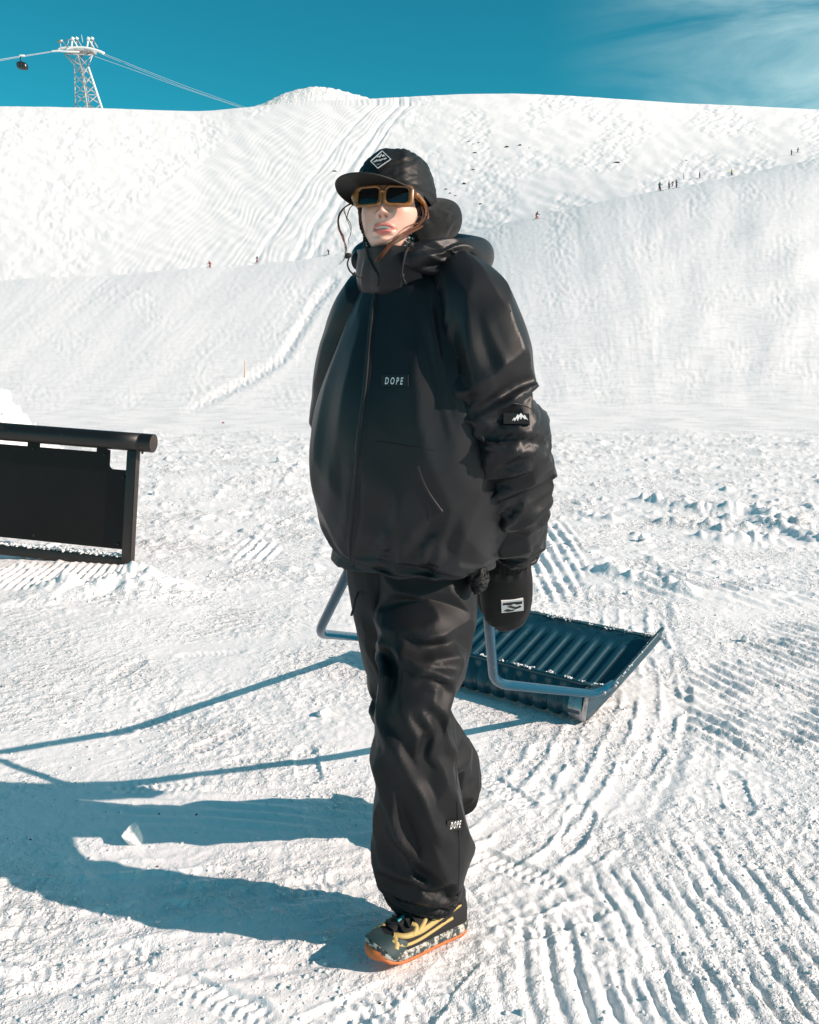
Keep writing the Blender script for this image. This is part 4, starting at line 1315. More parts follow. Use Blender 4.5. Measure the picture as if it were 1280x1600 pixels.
KN = path_loft([(794, 852, 2.295, 0.050, 0.048), (792, 860, 2.305, 0.056, 0.052), (791, 868, 2.315, 0.057, 0.052), (790, 876, 2.325, 0.053, 0.048)], 18, 96, 2.0)
KN = KN + gnormals(KN) * (0.0016 * np.sin(np.arange(96) * 2 * PI / 96 * 30 + 0))[None, :, None]
link('knit_cuff', grid_mesh('knit_cuff', KN), M['knit'], MIT)
GA = path_loft([(791, 873, 2.318, 0.0545, 0.046), (790, 880, 2.33, 0.060, 0.050), (790, 886, 2.34, 0.0625, 0.049)], 8, 60, 2.2)
GA = GA + gnormals(GA) * (0.0030 * np.sin(np.arange(60) * 2 * PI / 60 * 13) * np.linspace(1, 0.1, 8)[:, None])[..., None]
link('gathered_edge', grid_mesh('gathered_edge', GA), M['mitten'], MIT)
bM = bvh_of(MP)
pl = Plane(bM, 801, 947, 0.0025)
lab = pl.poly([(783.5, 940), (818, 936.5), (818.5, 954), (784, 958)], 'mitten_label', M['print_white'], MIT, thick=0.005)
pl.poly([(786, 942.5), (800, 941), (816, 939.5), (816, 943), (808, 944.5), (803, 943), (797, 946), (790, 945), (786, 946)], 'print', M['patch'], lab, lift=0.0010, thick=0.0012)
pl.poly([(792, 948), (799, 946.5), (806, 948.5), (813, 946), (815, 948), (806, 951.5), (798, 949.5)], 'print', M['patch'], lab, lift=0.0010, thick=0.0012)
pl.poly([(787, 955), (793, 951.5), (799, 953), (805, 952), (801, 954.5), (794, 955.5)], 'print', M['patch'], lab, lift=0.0010, thick=0.0012)
MIT2, _ = mitten([(552, 826, 2.56, 0.046, 0.042), (556, 836, 2.58, 0.055, 0.046), (560, 848, 2.60, 0.058, 0.046), (563, 860, 2.62, 0.050, 0.042), (564, 868, 2.63, 0.03, 0.03), (564, 872, 2.635, 0.01, 0.01)],
                 [(572, 838, 2.57, 0.02, 0.02), (580, 850, 2.60, 0.02, 0.02), (578, 862, 2.63, 0.016, 0.016), (574, 868, 2.64, 0.006, 0.006)], 'mitten')

# ---------------------------------------------------------------- gaiter, cap, glasses, hair
def head_loft(tab, m, n, front=True):
    """tab rows: (z, half width, front y, back y)"""
    S = spline(tab, n)
    f = np.arange(m) * 2 * PI / m
    c, s = np.cos(f), np.sin(f)
    L = np.stack([-S[:, 1, None] * np.sign(c) * np.abs(c) ** 0.92, np.where(s > 0, S[:, 2, None], S[:, 3, None]) * np.sign(s) * np.sign(s) * np.abs(s) ** 0.82, S[:, 0, None] + 0 * c], -1)
    return L, f

GT = [(-0.085, 0.060, 0.064, -0.078), (-0.10, 0.060, 0.072, -0.076), (-0.112, 0.060, 0.072, -0.074), (-0.125, 0.060, 0.064, -0.074), (-0.145, 0.060, 0.050, -0.072), (-0.165, 0.060, 0.046, -0.070)]
L_, f_ = head_loft(GT, 64, 22)
s_ = np.sin(f_)
rise = 0.052 * (1 - sstep(0.35, 0.95, s_)) - 0.020 * sstep(0.6, 1.0, s_)
fade = np.linspace(1, 0, 22)[:, None]
L_[..., 2] += rise[None, :] * fade
L_[..., 0] *= 1 + 0.10 * (rise[None, :] > 0) * fade
GP = cloth(head_w(L_), 1.12, 1.04, None, katt=0.05, levels=1, iters=(70, 30), seed=71, noise=0.003, bend=0.12)
def gaiter_mat():
    m = mat('printed_gaiter', (0.010, 0.010, 0.011), 0.85)
    t = m.node_tree
    b = t.nodes['Principled BSDF']
    co = t.nodes.new('ShaderNodeTexCoord')
    mp_ = t.nodes.new('ShaderNodeMapping')
    mp_.inputs['Scale'].default_value = (95, 95, 70)
    n = t.nodes.new('ShaderNodeTexNoise')
    n.inputs['Scale'].default_value = 1.0
    n.inputs['Detail'].default_value = 1
    n.inputs['Distortion'].default_value = 2.2
    t.links.new(co.outputs['Object'], mp_.inputs[0])
    t.links.new(mp_.outputs[0], n.inputs['Vector'])
    r = t.nodes.new('ShaderNodeValToRGB')
    r.color_ramp.interpolation = 'CONSTANT'
    r.color_ramp.elements[0].color = (0.012, 0.012, 0.013, 1)
    r.color_ramp.elements[1].position = 0.60
    r.color_ramp.elements[1].color = (0.7, 0.7, 0.7, 1)
    t.links.new(n.outputs[0], r.inputs[0])
    t.links.new(r.outputs[0], b.inputs['Base Color'])
    return m
M['gaiter'] = gaiter_mat()
GAITER = link('neck_gaiter', grid_mesh('neck_gaiter', GP), M['gaiter'], PERSON)
GAITER['label'] = 'black neck gaiter with white lettering print'
bG = bvh_of(GP)
pl = Plane(bG, 632, 366, 0.004, samples=4)
pl.text('After', (640, 366), (656, 352), 9, 'lettering', M['print_white'], GAITER, bold=0.02, slant=0.1)
pl.text('Am', (621, 370), (636, 358), 7.5, 'lettering', M['print_white'], GAITER, bold=0.02, slant=0.1)

# ribbed ear warmer under the cap
EW, fe = head_loft([(0.034, 0.0765, 0.093, -0.102), (0.012, 0.0785, 0.090, -0.104), (-0.010, 0.0785, 0.085, -0.102), (-0.028, 0.076, 0.080, -0.098)], 150, 16)
se_ = np.sin(fe)
drop = -0.020 * (1 - sstep(-0.2, 0.55, se_)) + 0.030 * sstep(0.35, 0.8, se_)
EW[..., 2] += drop[None, :] * np.linspace(0.1, 1, 16)[:, None]
rib = 1 + 0.014 * np.sin(np.arange(150) * 2 * PI / 150 * 50)
EW[..., 0] *= rib[None, :]; EW[..., 1] *= rib[None, :]
link('ear_warmer', grid_mesh('ear_warmer', head_w(EW)), M['knit'], PERSON)

M['cap'] = fabric('black_cap_nylon', (0.010, 0.010, 0.0105), 0.5, 0.25, 0.2)
M['brim'] = mat('black_brim', (0.013, 0.013, 0.013), 0.6, bump=(800, 0.3, 0.0008), spec=0.35)
def cap_turn(L):
    a = math.radians(15)
    o_ = L.copy()
    o_[..., 0] = L[..., 0] * math.cos(a) + L[..., 1] * math.sin(a)
    o_[..., 1] = -L[..., 0] * math.sin(a) + L[..., 1] * math.cos(a)
    return o_
def cap():
    m, n = 96, 48
    f = np.arange(m) * 2 * PI / m
    c, s = np.cos(f), np.sin(f)
    rows = []
    for t in np.concatenate([[-0.05, -0.02], np.linspace(0, 1, n) ** 0.9]):
        tt = max(t, 0)
        rho = (1 - tt ** 3.0) ** (1 / 2.0)
        zb = 0.028 - 0.030 * (1 - sstep(-0.7, 0.5, s))
        z = zb + (0.149 - zb) * tt
        rad = 1 + 0.015 * math.sin(PI * min(1, tt * 1.4))
        if t < 0:
            z = zb + 0.004; rho = 0.965
        fb = np.where(s > 0, 0.104, 0.110)
        X = -0.0835 * rad * rho * np.sign(c) * np.abs(c) ** 0.93
        Y = fb * rad * rho * np.sign(s) * np.abs(s) ** 0.90
        rows.append(np.stack([X, Y - 0.004 - 0.006 * tt, z], -1))
    L = np.array(rows)
    # panels: shallow seams and slack cloth between them
    th = f[None, :]
    tt = np.concatenate([[0, 0], np.linspace(0, 1, n) ** 0.9])[:, None]
    d = 0.0040 * perlin(th * 2.2, tt * 3.0 + 3, 81) + 0.0028 * perlin(th * 4.5 + 8 * tt, tt * 5, 82) + 0.0020 * np.abs(perlin(th * 7 - 9 * tt, tt * 7, 83))
    for a in (0.35, 0.95, 2.2, 2.8, -0.6, -1.57, -2.5):
        d -= 0.0020 * np.exp(-(np.angle(np.exp(1j * (th - a))) / 0.035) ** 2)
    d *= sstep(0, 0.12, tt) * (1 - sstep(0.92, 1.0, tt))
    r = np.linalg.norm(L[..., :2], axis=-1, keepdims=True) + 1e-6
    out = L.copy()
    out[..., :2] += L[..., :2] / r * d[..., None]
    out[..., 2] += 0.6 * d * sstep(0.5, 1, tt)
    return head_w(cap_turn(out))
CP = cap()
CAP = link('cap', grid_mesh('cap', CP[:-1], flip=True, cap1=True), M['cap'], PERSON)
CAP['label'] = 'black five-panel cap with flat brim and diamond badge'
def brim():
    n, m = 14, 60
    f = np.linspace(math.radians(12), math.radians(168), m)
    top, bot = [], []
    for u in np.linspace(0, 1, n):
        xi, yi = -0.0835 * np.cos(f), 0.104 * np.sin(f) - 0.006
        xo, yo = -0.104 * np.cos(f), 0.030 + 0.166 * np.sin(f) ** 0.8
        w = np.sin((f - f[0]) / (f[-1] - f[0]) * PI) ** 0.35
        xo, yo = xi + (xo - xi) * w, yi + (yo - yi) * w
        X = xi + (xo - xi) * u
        Y = yi + (yo - yi) * u
        Z = 0.032 - 0.012 * u - 1.6 * np.clip(np.abs(X) - 0.03, 0, 1) ** 2 * (0.4 + 0.6 * u)
        ring = 0.0004 * math.sin(u * 2 * PI * 6)
        top.append(np.stack([X, Y, Z + 0.0018], -1))
        bot.append(np.stack([X, Y, Z - 0.0018 - ring], -1))
    e = top[-1].copy(); e[:, 2] -= 0.0018; e[:, 1] += 0.0016
    P = np.array(top + [e] + bot[::-1])
    return head_w(cap_turn(P))
BR = link('brim', grid_mesh('brim', brim(), False, flip=True), M['brim'], CAP)
bCap = BVHTree.FromPolygons([Vector(p) for p in CP.reshape(-1, 3)], grid_faces(*CP.shape[:2], True).tolist())
pl = Plane(bCap, 595, 250, 0.0035, samples=6)
bad = pl.poly([(597.5, 234.5), (612.5, 249), (590.5, 264.5), (578, 252)], 'badge', M['patch'], CAP, thick=0.007)
for a, b in (((597.5, 236), (611, 249)), ((611, 249), (590.5, 263)), ((590.5, 263), (579.5, 252)), ((579.5, 252), (597.5, 236))):
    dx, dy = b[0] - a[0], b[1] - a[1]
    l = math.hypot(dx, dy); nx, ny = -dy / l * 0.55, dx / l * 0.55
    pl.poly([(a[0] + nx, a[1] + ny), (b[0] + nx, b[1] + ny), (b[0] - nx, b[1] - ny), (a[0] - nx, a[1] - ny)], 'border', M['print_white'], bad, lift=0.0010, thick=0.001)
pl.text('dope', (584, 253), (604.5, 247.5), 5.6, 'lettering', M['print_white'], bad, bold=0.03, slant=0.25)
pl.poly([(588.5, 246.5), (591.5, 243.5), (593, 245), (596, 240.5), (598, 243.5), (599.5, 241.5), (603, 244.5), (600, 244), (598.3, 245.5), (596, 242.5), (593.3, 246.5), (591.5, 245.3)], 'mountain_mark', M['print_white'], bad, lift=0.0010, thick=0.001)
pl.text('2011', (588.5, 257.5), (596, 256), 1.6, 'lettering', M['print_white'], bad)

# sunglasses
def rrect(hx, hz, r, n=8):
    out = []
    for cx_, cz_, a0 in ((hx - r, hz - r, 0), (-hx + r, hz - r, 90), (-hx + r, -hz + r, 180), (hx - r, -hz + r, 270)):
        for k in range(n):
            a = math.radians(a0 + 90 * k / (n - 1))
            out.append((cx_ + r * math.cos(a), cz_ + r * math.sin(a)))
    return out
def lensy(x):
    return 0.1085 - 2.2 * x * x
GL = empty('sunglasses', tuple(head_w(np.array([0, 0.108, 0.0]))))
GL.parent = PERSON
GL.location = Vector(GL.location) - Vector(PERSON.location)
bpy.context.view_layer.update()
GL['label'] = 'brown framed sunglasses with dark lenses'
fm = MB()
for sgn in (-1, 1):
    cxg = sgn * 0.0345
    outer = rrect(0.0335, 0.0240, 0.013)
    inner = rrect(0.0242, 0.0184, 0.010)
    inner = [(x - sgn * 0.0022, z) for x, z in inner]
    k = len(outer)
    V = []
    for lp, yo in ((outer, -0.0005), (outer, 0.0035), (inner, 0.0045), (inner, -0.001)):
        for x, z in lp:
            V.append((cxg + x, lensy(cxg + x) + yo, z))
    F = []
    for a in range(3):
        for i in range(k):
            j = (i + 1) % k
            F.append((a * k + i, a * k + j, (a + 1) * k + j, (a + 1) * k + i))
    for i in range(k):
        j = (i + 1) % k
        F.append((3 * k + i, 3 * k + j, j, i))
    fm.add(head_w(np.array(V)), F)
    Vl = [(cxg + x * s_, lensy(cxg + x * s_) + 0.001 + 0.0012 * (1 - s_ * s_), z * s_) for s_ in (1.02, 0.75, 0.5, 0.25) for x, z in inner]
    Vl.append((cxg, lensy(cxg) + 0.0022, 0))
    Fl = []
    for a in range(3):
        for i in range(k):
            j = (i + 1) % k
            Fl.append((a * k + i, a * k + j, (a + 1) * k + j, (a + 1) * k + i))
    Fl += [(3 * k + i, 3 * k + (i + 1) % k, 4 * k) for i in range(k)]
    MB().add(head_w(np.array(Vl)), Fl).build('lens', M['lens'], GL)
    arm = MB()
    arm.tube(head_w(np.array([(sgn * 0.0665, 0.098, 0.006), (sgn * 0.072, 0.085, 0.006), (sgn * 0.0765, 0.05, 0.004), (sgn * 0.0775, 0.0, 0.0), (sgn * 0.077, -0.02, -0.008)])), [0.007, 0.007, 0.0055, 0.004, 0.0035], 8)
    arm.build('temple', M['glass_frame'], GL)
fm.tube(head_w(np.array([(-0.004, lensy(0) + 0.0015, 0.008), (0, lensy(0) + 0.0045, 0.0095), (0.004, lensy(0) + 0.0015, 0.008)])), 0.0042, 8)
fr_o = fm.build('frame', M['glass_frame'], GL)
bm = bmesh.new(); bm.from_mesh(fr_o.data); bmesh.ops.recalc_face_normals(bm, faces=bm.faces); bm.to_mesh(fr_o.data); bm.free()

# hair: loose strands at the temple, a lock across the jaw
def strands(paths, count, spread, r, seed):
    rng = np.random.default_rng(seed)
    mb = MB()
    for k in range(count):
        base = paths[k % len(paths)]
        o0 = rng.normal(0, spread, 3)
        o1 = rng.normal(0, spread * 1.6, 3)
        n = 26
        sp = np.array(cordpts(base, n))
        u = np.linspace(0, 1, n)[:, None]
        sp = sp + o0 * (1 - u) * 0.6 + o1 * u + 0.0012 * np.sin(u * 9 + rng.uniform(0, 6))
        mb.tube(sp, list(r * (1 - 0.75 * np.linspace(0, 1, n) ** 2) * rng.uniform(0.6, 1.2)), 5)
    return mb
hm = strands([[(556, 316, 2.14), (541, 322, 2.13), (531, 334, 2.12), (529, 352, 2.11), (535, 370, 2.10), (541, 388, 2.10), (540, 402, 2.10), (531, 412, 2.10)],
              [(556, 315, 2.14), (540, 323, 2.13), (530, 338, 2.12), (530, 356, 2.11), (538, 374, 2.10), (541, 392, 2.10), (538, 404, 2.10)]], 16, 0.0010, 0.0006, 5)
hm.v += strands([[(536, 326, 2.13), (541, 338, 2.125), (547, 352, 2.12), (548, 364, 2.12), (545, 374, 2.12), (546, 382, 2.12)], [(556, 318, 2.13), (548, 328, 2.13), (544, 340, 2.13)]], 4, 0.0008, 0.0007, 6).v if False else []
hm.build('hair', M['hair'], PERSON)
strands([[(537, 326, 2.13), (541, 338, 2.125), (547, 352, 2.12), (548, 364, 2.12), (545, 374, 2.12), (546, 382, 2.12)], [(555, 318, 2.13), (547, 326, 2.13), (543, 338, 2.13), (542, 348, 2.13)]], 6, 0.0006, 0.0007, 6).build('hair', M['hair'], PERSON)
strands([[(650, 300, 2.135), (660, 316, 2.135), (666, 330, 2.13), (663, 343, 2.12), (653, 353, 2.09), (639, 360, 2.06), (625, 368, 2.035), (613, 378, 2.025), (604, 389, 2.02), (595, 399, 2.02), (588, 408, 2.02)],
         [(654, 302, 2.14), (664, 320, 2.14), (669, 336, 2.13), (664, 350, 2.12), (650, 359, 2.09), (634, 366, 2.06), (619, 374, 2.035), (609, 385, 2.025), (600, 396, 2.02), (593, 404, 2.02)]], 110, 0.0013, 0.00055, 7).build('hair', M['hair'], PERSON)
strands([[(648, 304, 2.13), (658, 322, 2.13), (661, 336, 2.12), (655, 348, 2.095), (642, 352, 2.065), (629, 359, 2.04), (618, 370, 2.03), (611, 380, 2.025)]], 7, 0.0012, 0.0005, 17).build('hair', M['hair'], PERSON)
strands([[(560, 325, 2.12), (563, 340, 2.12), (567, 356, 2.125), (571, 368, 2.13)]], 8, 0.0010, 0.0010, 8).build('hair', M['hair'], PERSON)
strands([[(655, 305, 2.15), (663, 322, 2.155), (668, 338, 2.16), (666, 352, 2.155), (660, 366, 2.14)]], 60, 0.0030, 0.0008, 9).build('hair', M['hair'], PERSON)

# ---------------------------------------------------------------- shoes
def shoe(origin, direction, pitch, name):
    """trail shoe: origin at the ball of the foot on the ground; local y toward the toe"""
    d = Vector((direction[0], direction[1], 0)).normalized()
    side = Vector((-d.y, d.x, 0)) * -1
    def W(L):
        L = np.asarray(L, dtype=float) * 0.91
        x, y, z = L[..., 0], L[..., 1], L[..., 2]
        y2 = y * math.cos(pitch) + z * math.sin(pitch)
        z2 = -y * math.sin(pitch) + z * math.cos(pitch)
        return np.array(origin) + x[..., None] * np.array(side) + y2[..., None] * np.array(d) + z2[..., None] * np.array([0, 0, 1.0])
    #       y      half-width  sole top  height
    tab = [(-0.185, 0.012, 0.040, 0.070), (-0.180, 0.026, 0.038, 0.088), (-0.165, 0.033, 0.036, 0.098), (-0.13, 0.036, 0.034, 0.100), (-0.09, 0.038, 0.032, 0.100), (-0.05, 0.041, 0.030, 0.092), (-0.01, 0.046, 0.029, 0.078),
           (0.03, 0.048, 0.029, 0.064), (0.06, 0.045, 0.031, 0.056), (0.082, 0.036, 0.035, 0.052), (0.095, 0.022, 0.040, 0.050), (0.100, 0.008, 0.043, 0.047)]
    S = spline(tab, 48)
    m = 36
    a = np.linspace(0, PI, m)
    X = S[:, 1, None] * np.sign(np.cos(a)) * np.abs(np.cos(a)) ** 0.75
    Z = S[:, 2, None] - 0.004 + (S[:, 3, None] - S[:, 2, None] + 0.004) * np.sin(a) ** 0.85
    Y = np.repeat(S[:, 0, None], m, 1)
    UPL = np.stack([X, Y, Z], -1)
    root = link(name, grid_mesh(name, W(UPL), False, flip=False), M['shoe_mesh'], PERSON)
    # midsole and lugged outsole
    def slab(z0f, z1f, grow, nm, mt, lug=0.0):
        Sx = spline(tab, 60)
        y = Sx[:, 0]; w = Sx[:, 1] + grow
        up = np.clip((y - 0.04) / 0.06, 0, 1) ** 2 * 0.018 + np.clip((-0.15 - y) / 0.035, 0, 1) ** 2 * 0.006
        loop = [(w[i], y[i]) for i in range(60)] + [(-w[i], y[i]) for i in range(59, -1, -1)]
        ups = list(up) + list(up[::-1])
        k = len(loop)
        V, F = [], []
        for lv, (z, g) in enumerate(((z0f, 0.94), (z0f + 0.3 * (z1f - z0f), 1.03), (z0f + 0.75 * (z1f - z0f), 1.02), (z1f, 0.96))):
            for i, (x, yy) in enumerate(loop):
                q = lug * (1 if (i // 3) % 2 else 0) if lv == 0 else 0
                V.append((x * g, yy * (0.995 if lv in (0, 3) else 1.0), z + ups[i] + q))
        for lv in range(3):
            for i in range(k):
                j = (i + 1) % k
                F.append((lv * k + i, lv * k + j, (lv + 1) * k + j, (lv + 1) * k + i))
        F.append(tuple(range(k))[::-1]); F.append(tuple(range(3 * k, 4 * k)))
        me = mesh(nm, W(np.array(V)), F)
        bm = bmesh.new(); bm.from_mesh(me); bmesh.ops.recalc_face_normals(bm, faces=bm.faces); bm.to_mesh(me); bm.free()
        return link(nm, me, mt, root)
    slab(0.010, 0.031, 0.003, 'midsole', M['midsole'])
    slab(0.002, 0.011, 0.0015, 'outsole', M['rubber_orange'], 0.004)
    bv = BVHTree.FromPolygons([Vector(p) for p in UPL.reshape(-1, 3)], grid_faces(48, m, False).tolist())
    def over(pts, w, h, nm, mt, n=24):
        """overlay band following the upper: pts as (y, angle)"""
        P = spline(pts, n)
        V, F = [], []
        L = []
        for y, an in P:
            i = np.interp(y, S[:, 0], np.arange(48)); i0 = int(min(46, i)); fi = i - i0
            j = an / PI * (m - 1); j0 = int(min(m - 2, max(0, j))); fj = j - j0
            p = (UPL[i0, j0] * (1 - fi) * (1 - fj) + UPL[i0 + 1, j0] * fi * (1 - fj) + UPL[i0, j0 + 1] * (1 - fi) * fj + UPL[i0 + 1, j0 + 1] * fi * fj)
            du = UPL[i0 + 1, j0] - UPL[i0, j0]; dv = UPL[i0, j0 + 1] - UPL[i0, j0]
            nn = np.cross(dv, du); nn = nn / (np.linalg.norm(nn) + 1e-9)
            if nn[2] < -0.2 or (abs(nn[2]) <= 0.2 and nn[0] * p[0] < 0): nn = -nn
            L.append((p, nn))
        for i in range(n):
            t = L[min(i + 1, n - 1)][0] - L[max(i - 1, 0)][0]
            t = t / (np.linalg.norm(t) + 1e-9)
            s_ = np.cross(t, L[i][1])
            for aa, bb in ((-1, -0.3), (-0.7, 1), (0.7, 1), (1, -0.3)):
                V.append(L[i][0] + s_ * w * aa + L[i][1] * h * bb)
        for i in range(n - 1):
            for k in range(3):
                F.append((i * 4 + k, i * 4 + k + 1, i * 4 + k + 5, i * 4 + k + 4))
        return link(nm, mesh(nm, W(np.array(V)), F), mt, root)
    over([(0.046, 0.10), (0.062, 0.5), (0.074, 1.1), (0.079, PI / 2), (0.074, 2.0), (0.062, 2.64), (0.040, 3.04)], 0.020, 0.0016, 'toe_cap', M['shoe_dark'], 40)
    bl = [(0.080, -0.036), (0.090, -0.027), (0.0985, -0.014), (0.1010, 0.0), (0.0985, 0.014), (0.090, 0.027), (0.080, 0.036)]
    bl = spline(bl, 28)
    Vb, Fb = [], []
    for yy, xx in bl:
        up_ = min(1, max(0, (yy - 0.055) / 0.03))
        for zz, gg in ((0.006, 0.001), (0.014, 0.004), (0.022 + 0.004 * up_, 0.0035), (0.026 + 0.005 * up_, -0.003)):
            l_ = math.hypot(xx, yy - 0.03)
            Vb.append((xx + xx / l_ * gg, yy + (yy - 0.03) / l_ * gg, zz + 0.008 * up_))
    for i_ in range(27):
        for k_ in range(3):
            a_ = i_ * 4 + k_
            Fb.append((a_, a_ + 1, a_ + 5, a_ + 4))
    link('toe_bumper', mesh('toe_bumper', W(np.array(Vb)), Fb), M['rubber_orange'], root)
    for f_ in (lambda q: q, lambda q: PI - q):
        over([(0.050, f_(1.25)), (0.030, f_(0.85)), (0.000, f_(0.62)), (-0.04, f_(0.50)), (-0.10, f_(0.55)), (-0.15, f_(0.7))], 0.0062, 0.0030, 'overlay', M['shoe_yellow'], 34)
        over([(0.062, f_(0.95)), (0.050, f_(0.55)), (0.030, f_(0.36)), (-0.01, f_(0.27)), (-0.06, f_(0.25)), (-0.12, f_(0.32))], 0.0036, 0.0026, 'overlay', M['shoe_yellow'], 34)
        over([(0.052, f_(1.15)), (0.055, f_(0.7)), (0.060, f_(0.35))], 0.0062, 0.0030, 'overlay', M['shoe_yellow'], 16)
        over([(0.000, f_(1.15)), (-0.006, f_(0.85)), (0.008, f_(0.6))], 0.0052, 0.0034, 'overlay', M['shoe_yellow'], 16)
        over([(-0.040, f_(1.2)), (-0.035, f_(0.85)), (-0.01, f_(0.6))], 0.0052, 0.0034, 'overlay', M['shoe_yellow'], 16)
        over([(-0.040, f_(1.2)), (-0.055, f_(0.85)), (-0.06, f_(0.55))], 0.0052, 0.0034, 'overlay', M['shoe_yellow'], 16)
    over([(0.045, PI / 2), (0.0, PI / 2), (-0.04, PI / 2), (-0.07, PI / 2)], 0.014, 0.0045, 'tongue', M['shoe_mesh'], 20)
    for y in (0.030, 0.012, -0.006, -0.024, -0.042):
        over([(y, 1.05), (y + 0.004, PI / 2 - 0.1), (y - 0.004, PI / 2 + 0.1), (y, 2.09)], 0.0020, 0.0065, 'lace', M['lace'], 14)
    over([(0.004, PI / 2), (0.022, PI / 2)], 0.0035, 0.0078, 'tag', M['print_teal'], 6)
    over([(-0.036, PI / 2 - 0.1), (-0.026, PI / 2 - 0.1)], 0.003, 0.0078, 'tag', M['print_red'], 6)
    return root
SH = shoe((-0.014, 2.026, 0.014), (-0.755, -0.655), math.radians(-6), 'shoe')
SH['label'] = 'trail shoe with orange sole and yellow overlays planted on the snow'
SH2 = shoe((0.035, 2.49, 0.012), (-0.62, -0.78), math.radians(34), 'shoe')
# ------------------------------------------------------------------ snow scoop
M['blue'] = mat('blue_paint', (0.006, 0.045, 0.068), 0.36, worn=(26, (0.05, 0.085, 0.10), 0.56, 0.72, 0.5), coat=0.1, bump=(160, 0.15, 0.001))
M['tube'] = mat('blue_tube_paint', (0.001, 0.060, 0.108), 0.24, worn=(22, (0.30, 0.19, 0.15), 0.66, 0.69, 0.5), spec=0.14)
M['steel'] = mat('scuffed_steel', (0.33, 0.34, 0.36), 0.38, metal=0.85, worn=(40, (0.10, 0.11, 0.12), 0.5, 0.7, 0.6), bump=(60, 0.3, 0.002))
SCO_A = Vector((0.586, 3.319, 0.0))
E_W, E_T = Vector((-0.752, 0.660, 0)), Vector((0.660, 0.752, 0))
SCW = 0.94
def SP(w, t, h):
    return SCO_A + E_W * w + E_T * t + Vector((0, 0, h + 0.004))
SCOOP = empty('snow_scoop', tuple(SP(SCW / 2, 0.1, 0) * 1.0), 'blue ribbed metal snow scoop with tube handle dragged over the snow', 'snow scoop')
PROF = spline([(0.040, 0.132), (0.012, 0.085), (0.002, 0.042), (0.024, 0.010), (0.080, 0.008), (0.25, 0.066), (0.42, 0.132), (0.55, 0.185)], 56)
def tray():
    m = 190
    w = np.linspace(0, SCW, m)
    ph = (w - 0.055) / 0.0625
    tri = np.abs((ph % 1.0) - 0.5) * 2
    ribs = sstep(0.42, 0.72, 1 - tri) * (w > 0.055) * (w < SCW - 0.05)
    T = np.gradient(PROF, axis=0)
    T /= np.linalg.norm(T, axis=1, keepdims=True)
    N = np.stack([-T[:, 1], T[:, 0]], -1)          # to the inside
    s = np.linspace(0, 1, 56)
    amp = 0.011 * sstep(0.02, 0.08, s) * (1 - sstep(0.88, 0.93, s))
    rows = []
    for off in (0.0012, -0.0012):
        lay = []
        for i in range(56):
            q = PROF[i] + N[i] * off
            lay.append([tuple(SP(w[j], q[0] + N[i, 0] * amp[i] * ribs[j], q[1] + N[i, 1] * amp[i] * ribs[j])) for j in range(m)])
        rows.append(np.array(lay))
    P = np.concatenate([rows[0], rows[1][::-1], rows[0][:1]], 0)
    me = grid_mesh('tray', P, False)
    bm = bmesh.new(); bm.from_mesh(me); bmesh.ops.recalc_face_normals(bm, faces=bm.faces); bm.to_mesh(me); bm.free()
    return link('tray', me, M['blue'], SCOOP)
TRAY = tray()
def side_top(t):
    fl_ = float(np.interp(t, PROF[12:, 0], PROF[12:, 1]))
    return max(0.134 - 0.32 * max(0, t - 0.04), fl_ + 0.040)
def side(w0, sgn, name, lab=None):
    n = 40
    idx = np.linspace(0, 55, n).astype(int)
    V, F = [], []
    for o in (0, 0.003):
        for i in idx:
            t, h = PROF[i]
            top = side_top(t)
            top = max(top, h + 0.001)
            for k in range(5):
                u = k / 4
                hh = h + (top - h) * u
                fl = 0.035 * max(0, hh - 0.02) / 0.2
                V.append(SP(w0 + sgn * (fl + o), t, hh))
    b = n * 5
    for i in range(n - 1):
        for k in range(4):
            a = i * 5 + k
            F.append((a, a + 1, a + 6, a + 5)); F.append((b + a, b + a + 5, b + a + 6, b + a + 1))
        F.append((i * 5 + 4, b + i * 5 + 4, b + i * 5 + 9, i * 5 + 9))
        F.append((i * 5, i * 5 + 5, b + i * 5 + 5, b + i * 5))
    me = mesh(name, [tuple(v) for v in V], F)
    bm = bmesh.new(); bm.from_mesh(me); bmesh.ops.recalc_face_normals(bm, faces=bm.faces); bm.to_mesh(me); bm.free()
    o_ = link(name, me, M['blue'], SCOOP)
    mb = MB()
    mb.tube([SP(w0 + sgn * (0.035 * (side_top(t) - 0.02) / 0.2 + 0.001), t, side_top(t) + 0.002) for t in np.linspace(0.035, 0.552, 14)], 0.0075, 8)
    mb.build('edge_bead', M['blue'], o_)
    return o_
S1 = side(0.0, -1, 'side_panel')
S2 = side(SCW, 1, 'side_panel')
# bare steel wear plate on the near corner
n = 18
V, F = [], []
for i in range(n):
    t, h = PROF[int(4 + i * 1.35)]
    top = 0.10
    for k in range(3):
        hh = h - 0.002 + (max(top, h + 0.002) - h) * k / 2
        V.append(SP(-(0.035 * max(0, hh - 0.02) / 0.2 + 0.0055), t, hh))
for i in range(n - 1):
    for k in range(2):
        a = i * 3 + k
        F.append((a, a + 1, a + 4, a + 3))
wp = MB().add(V, F)
V2 = [SP(w, PROF[i][0] - (0.004 if i < 14 else 0), PROF[i][1] - 0.0045) for i in range(3, 24) for w in (-0.010, 0.0, 0.022, 0.045)]
F2 = [(i * 4 + k, i * 4 + k + 1, i * 4 + k + 5, i * 4 + k + 4) for i in range(20) for k in range(3)]
wp.add(V2, F2)
wp.build('wear_plate', M['steel'], SCOOP)
MB().tube([SP(w, 0.038, 0.134) for w in np.linspace(-0.03, SCW + 0.03, 12)], 0.0085, 8).build('rim', M['blue'], SCOOP)
lip = MB()
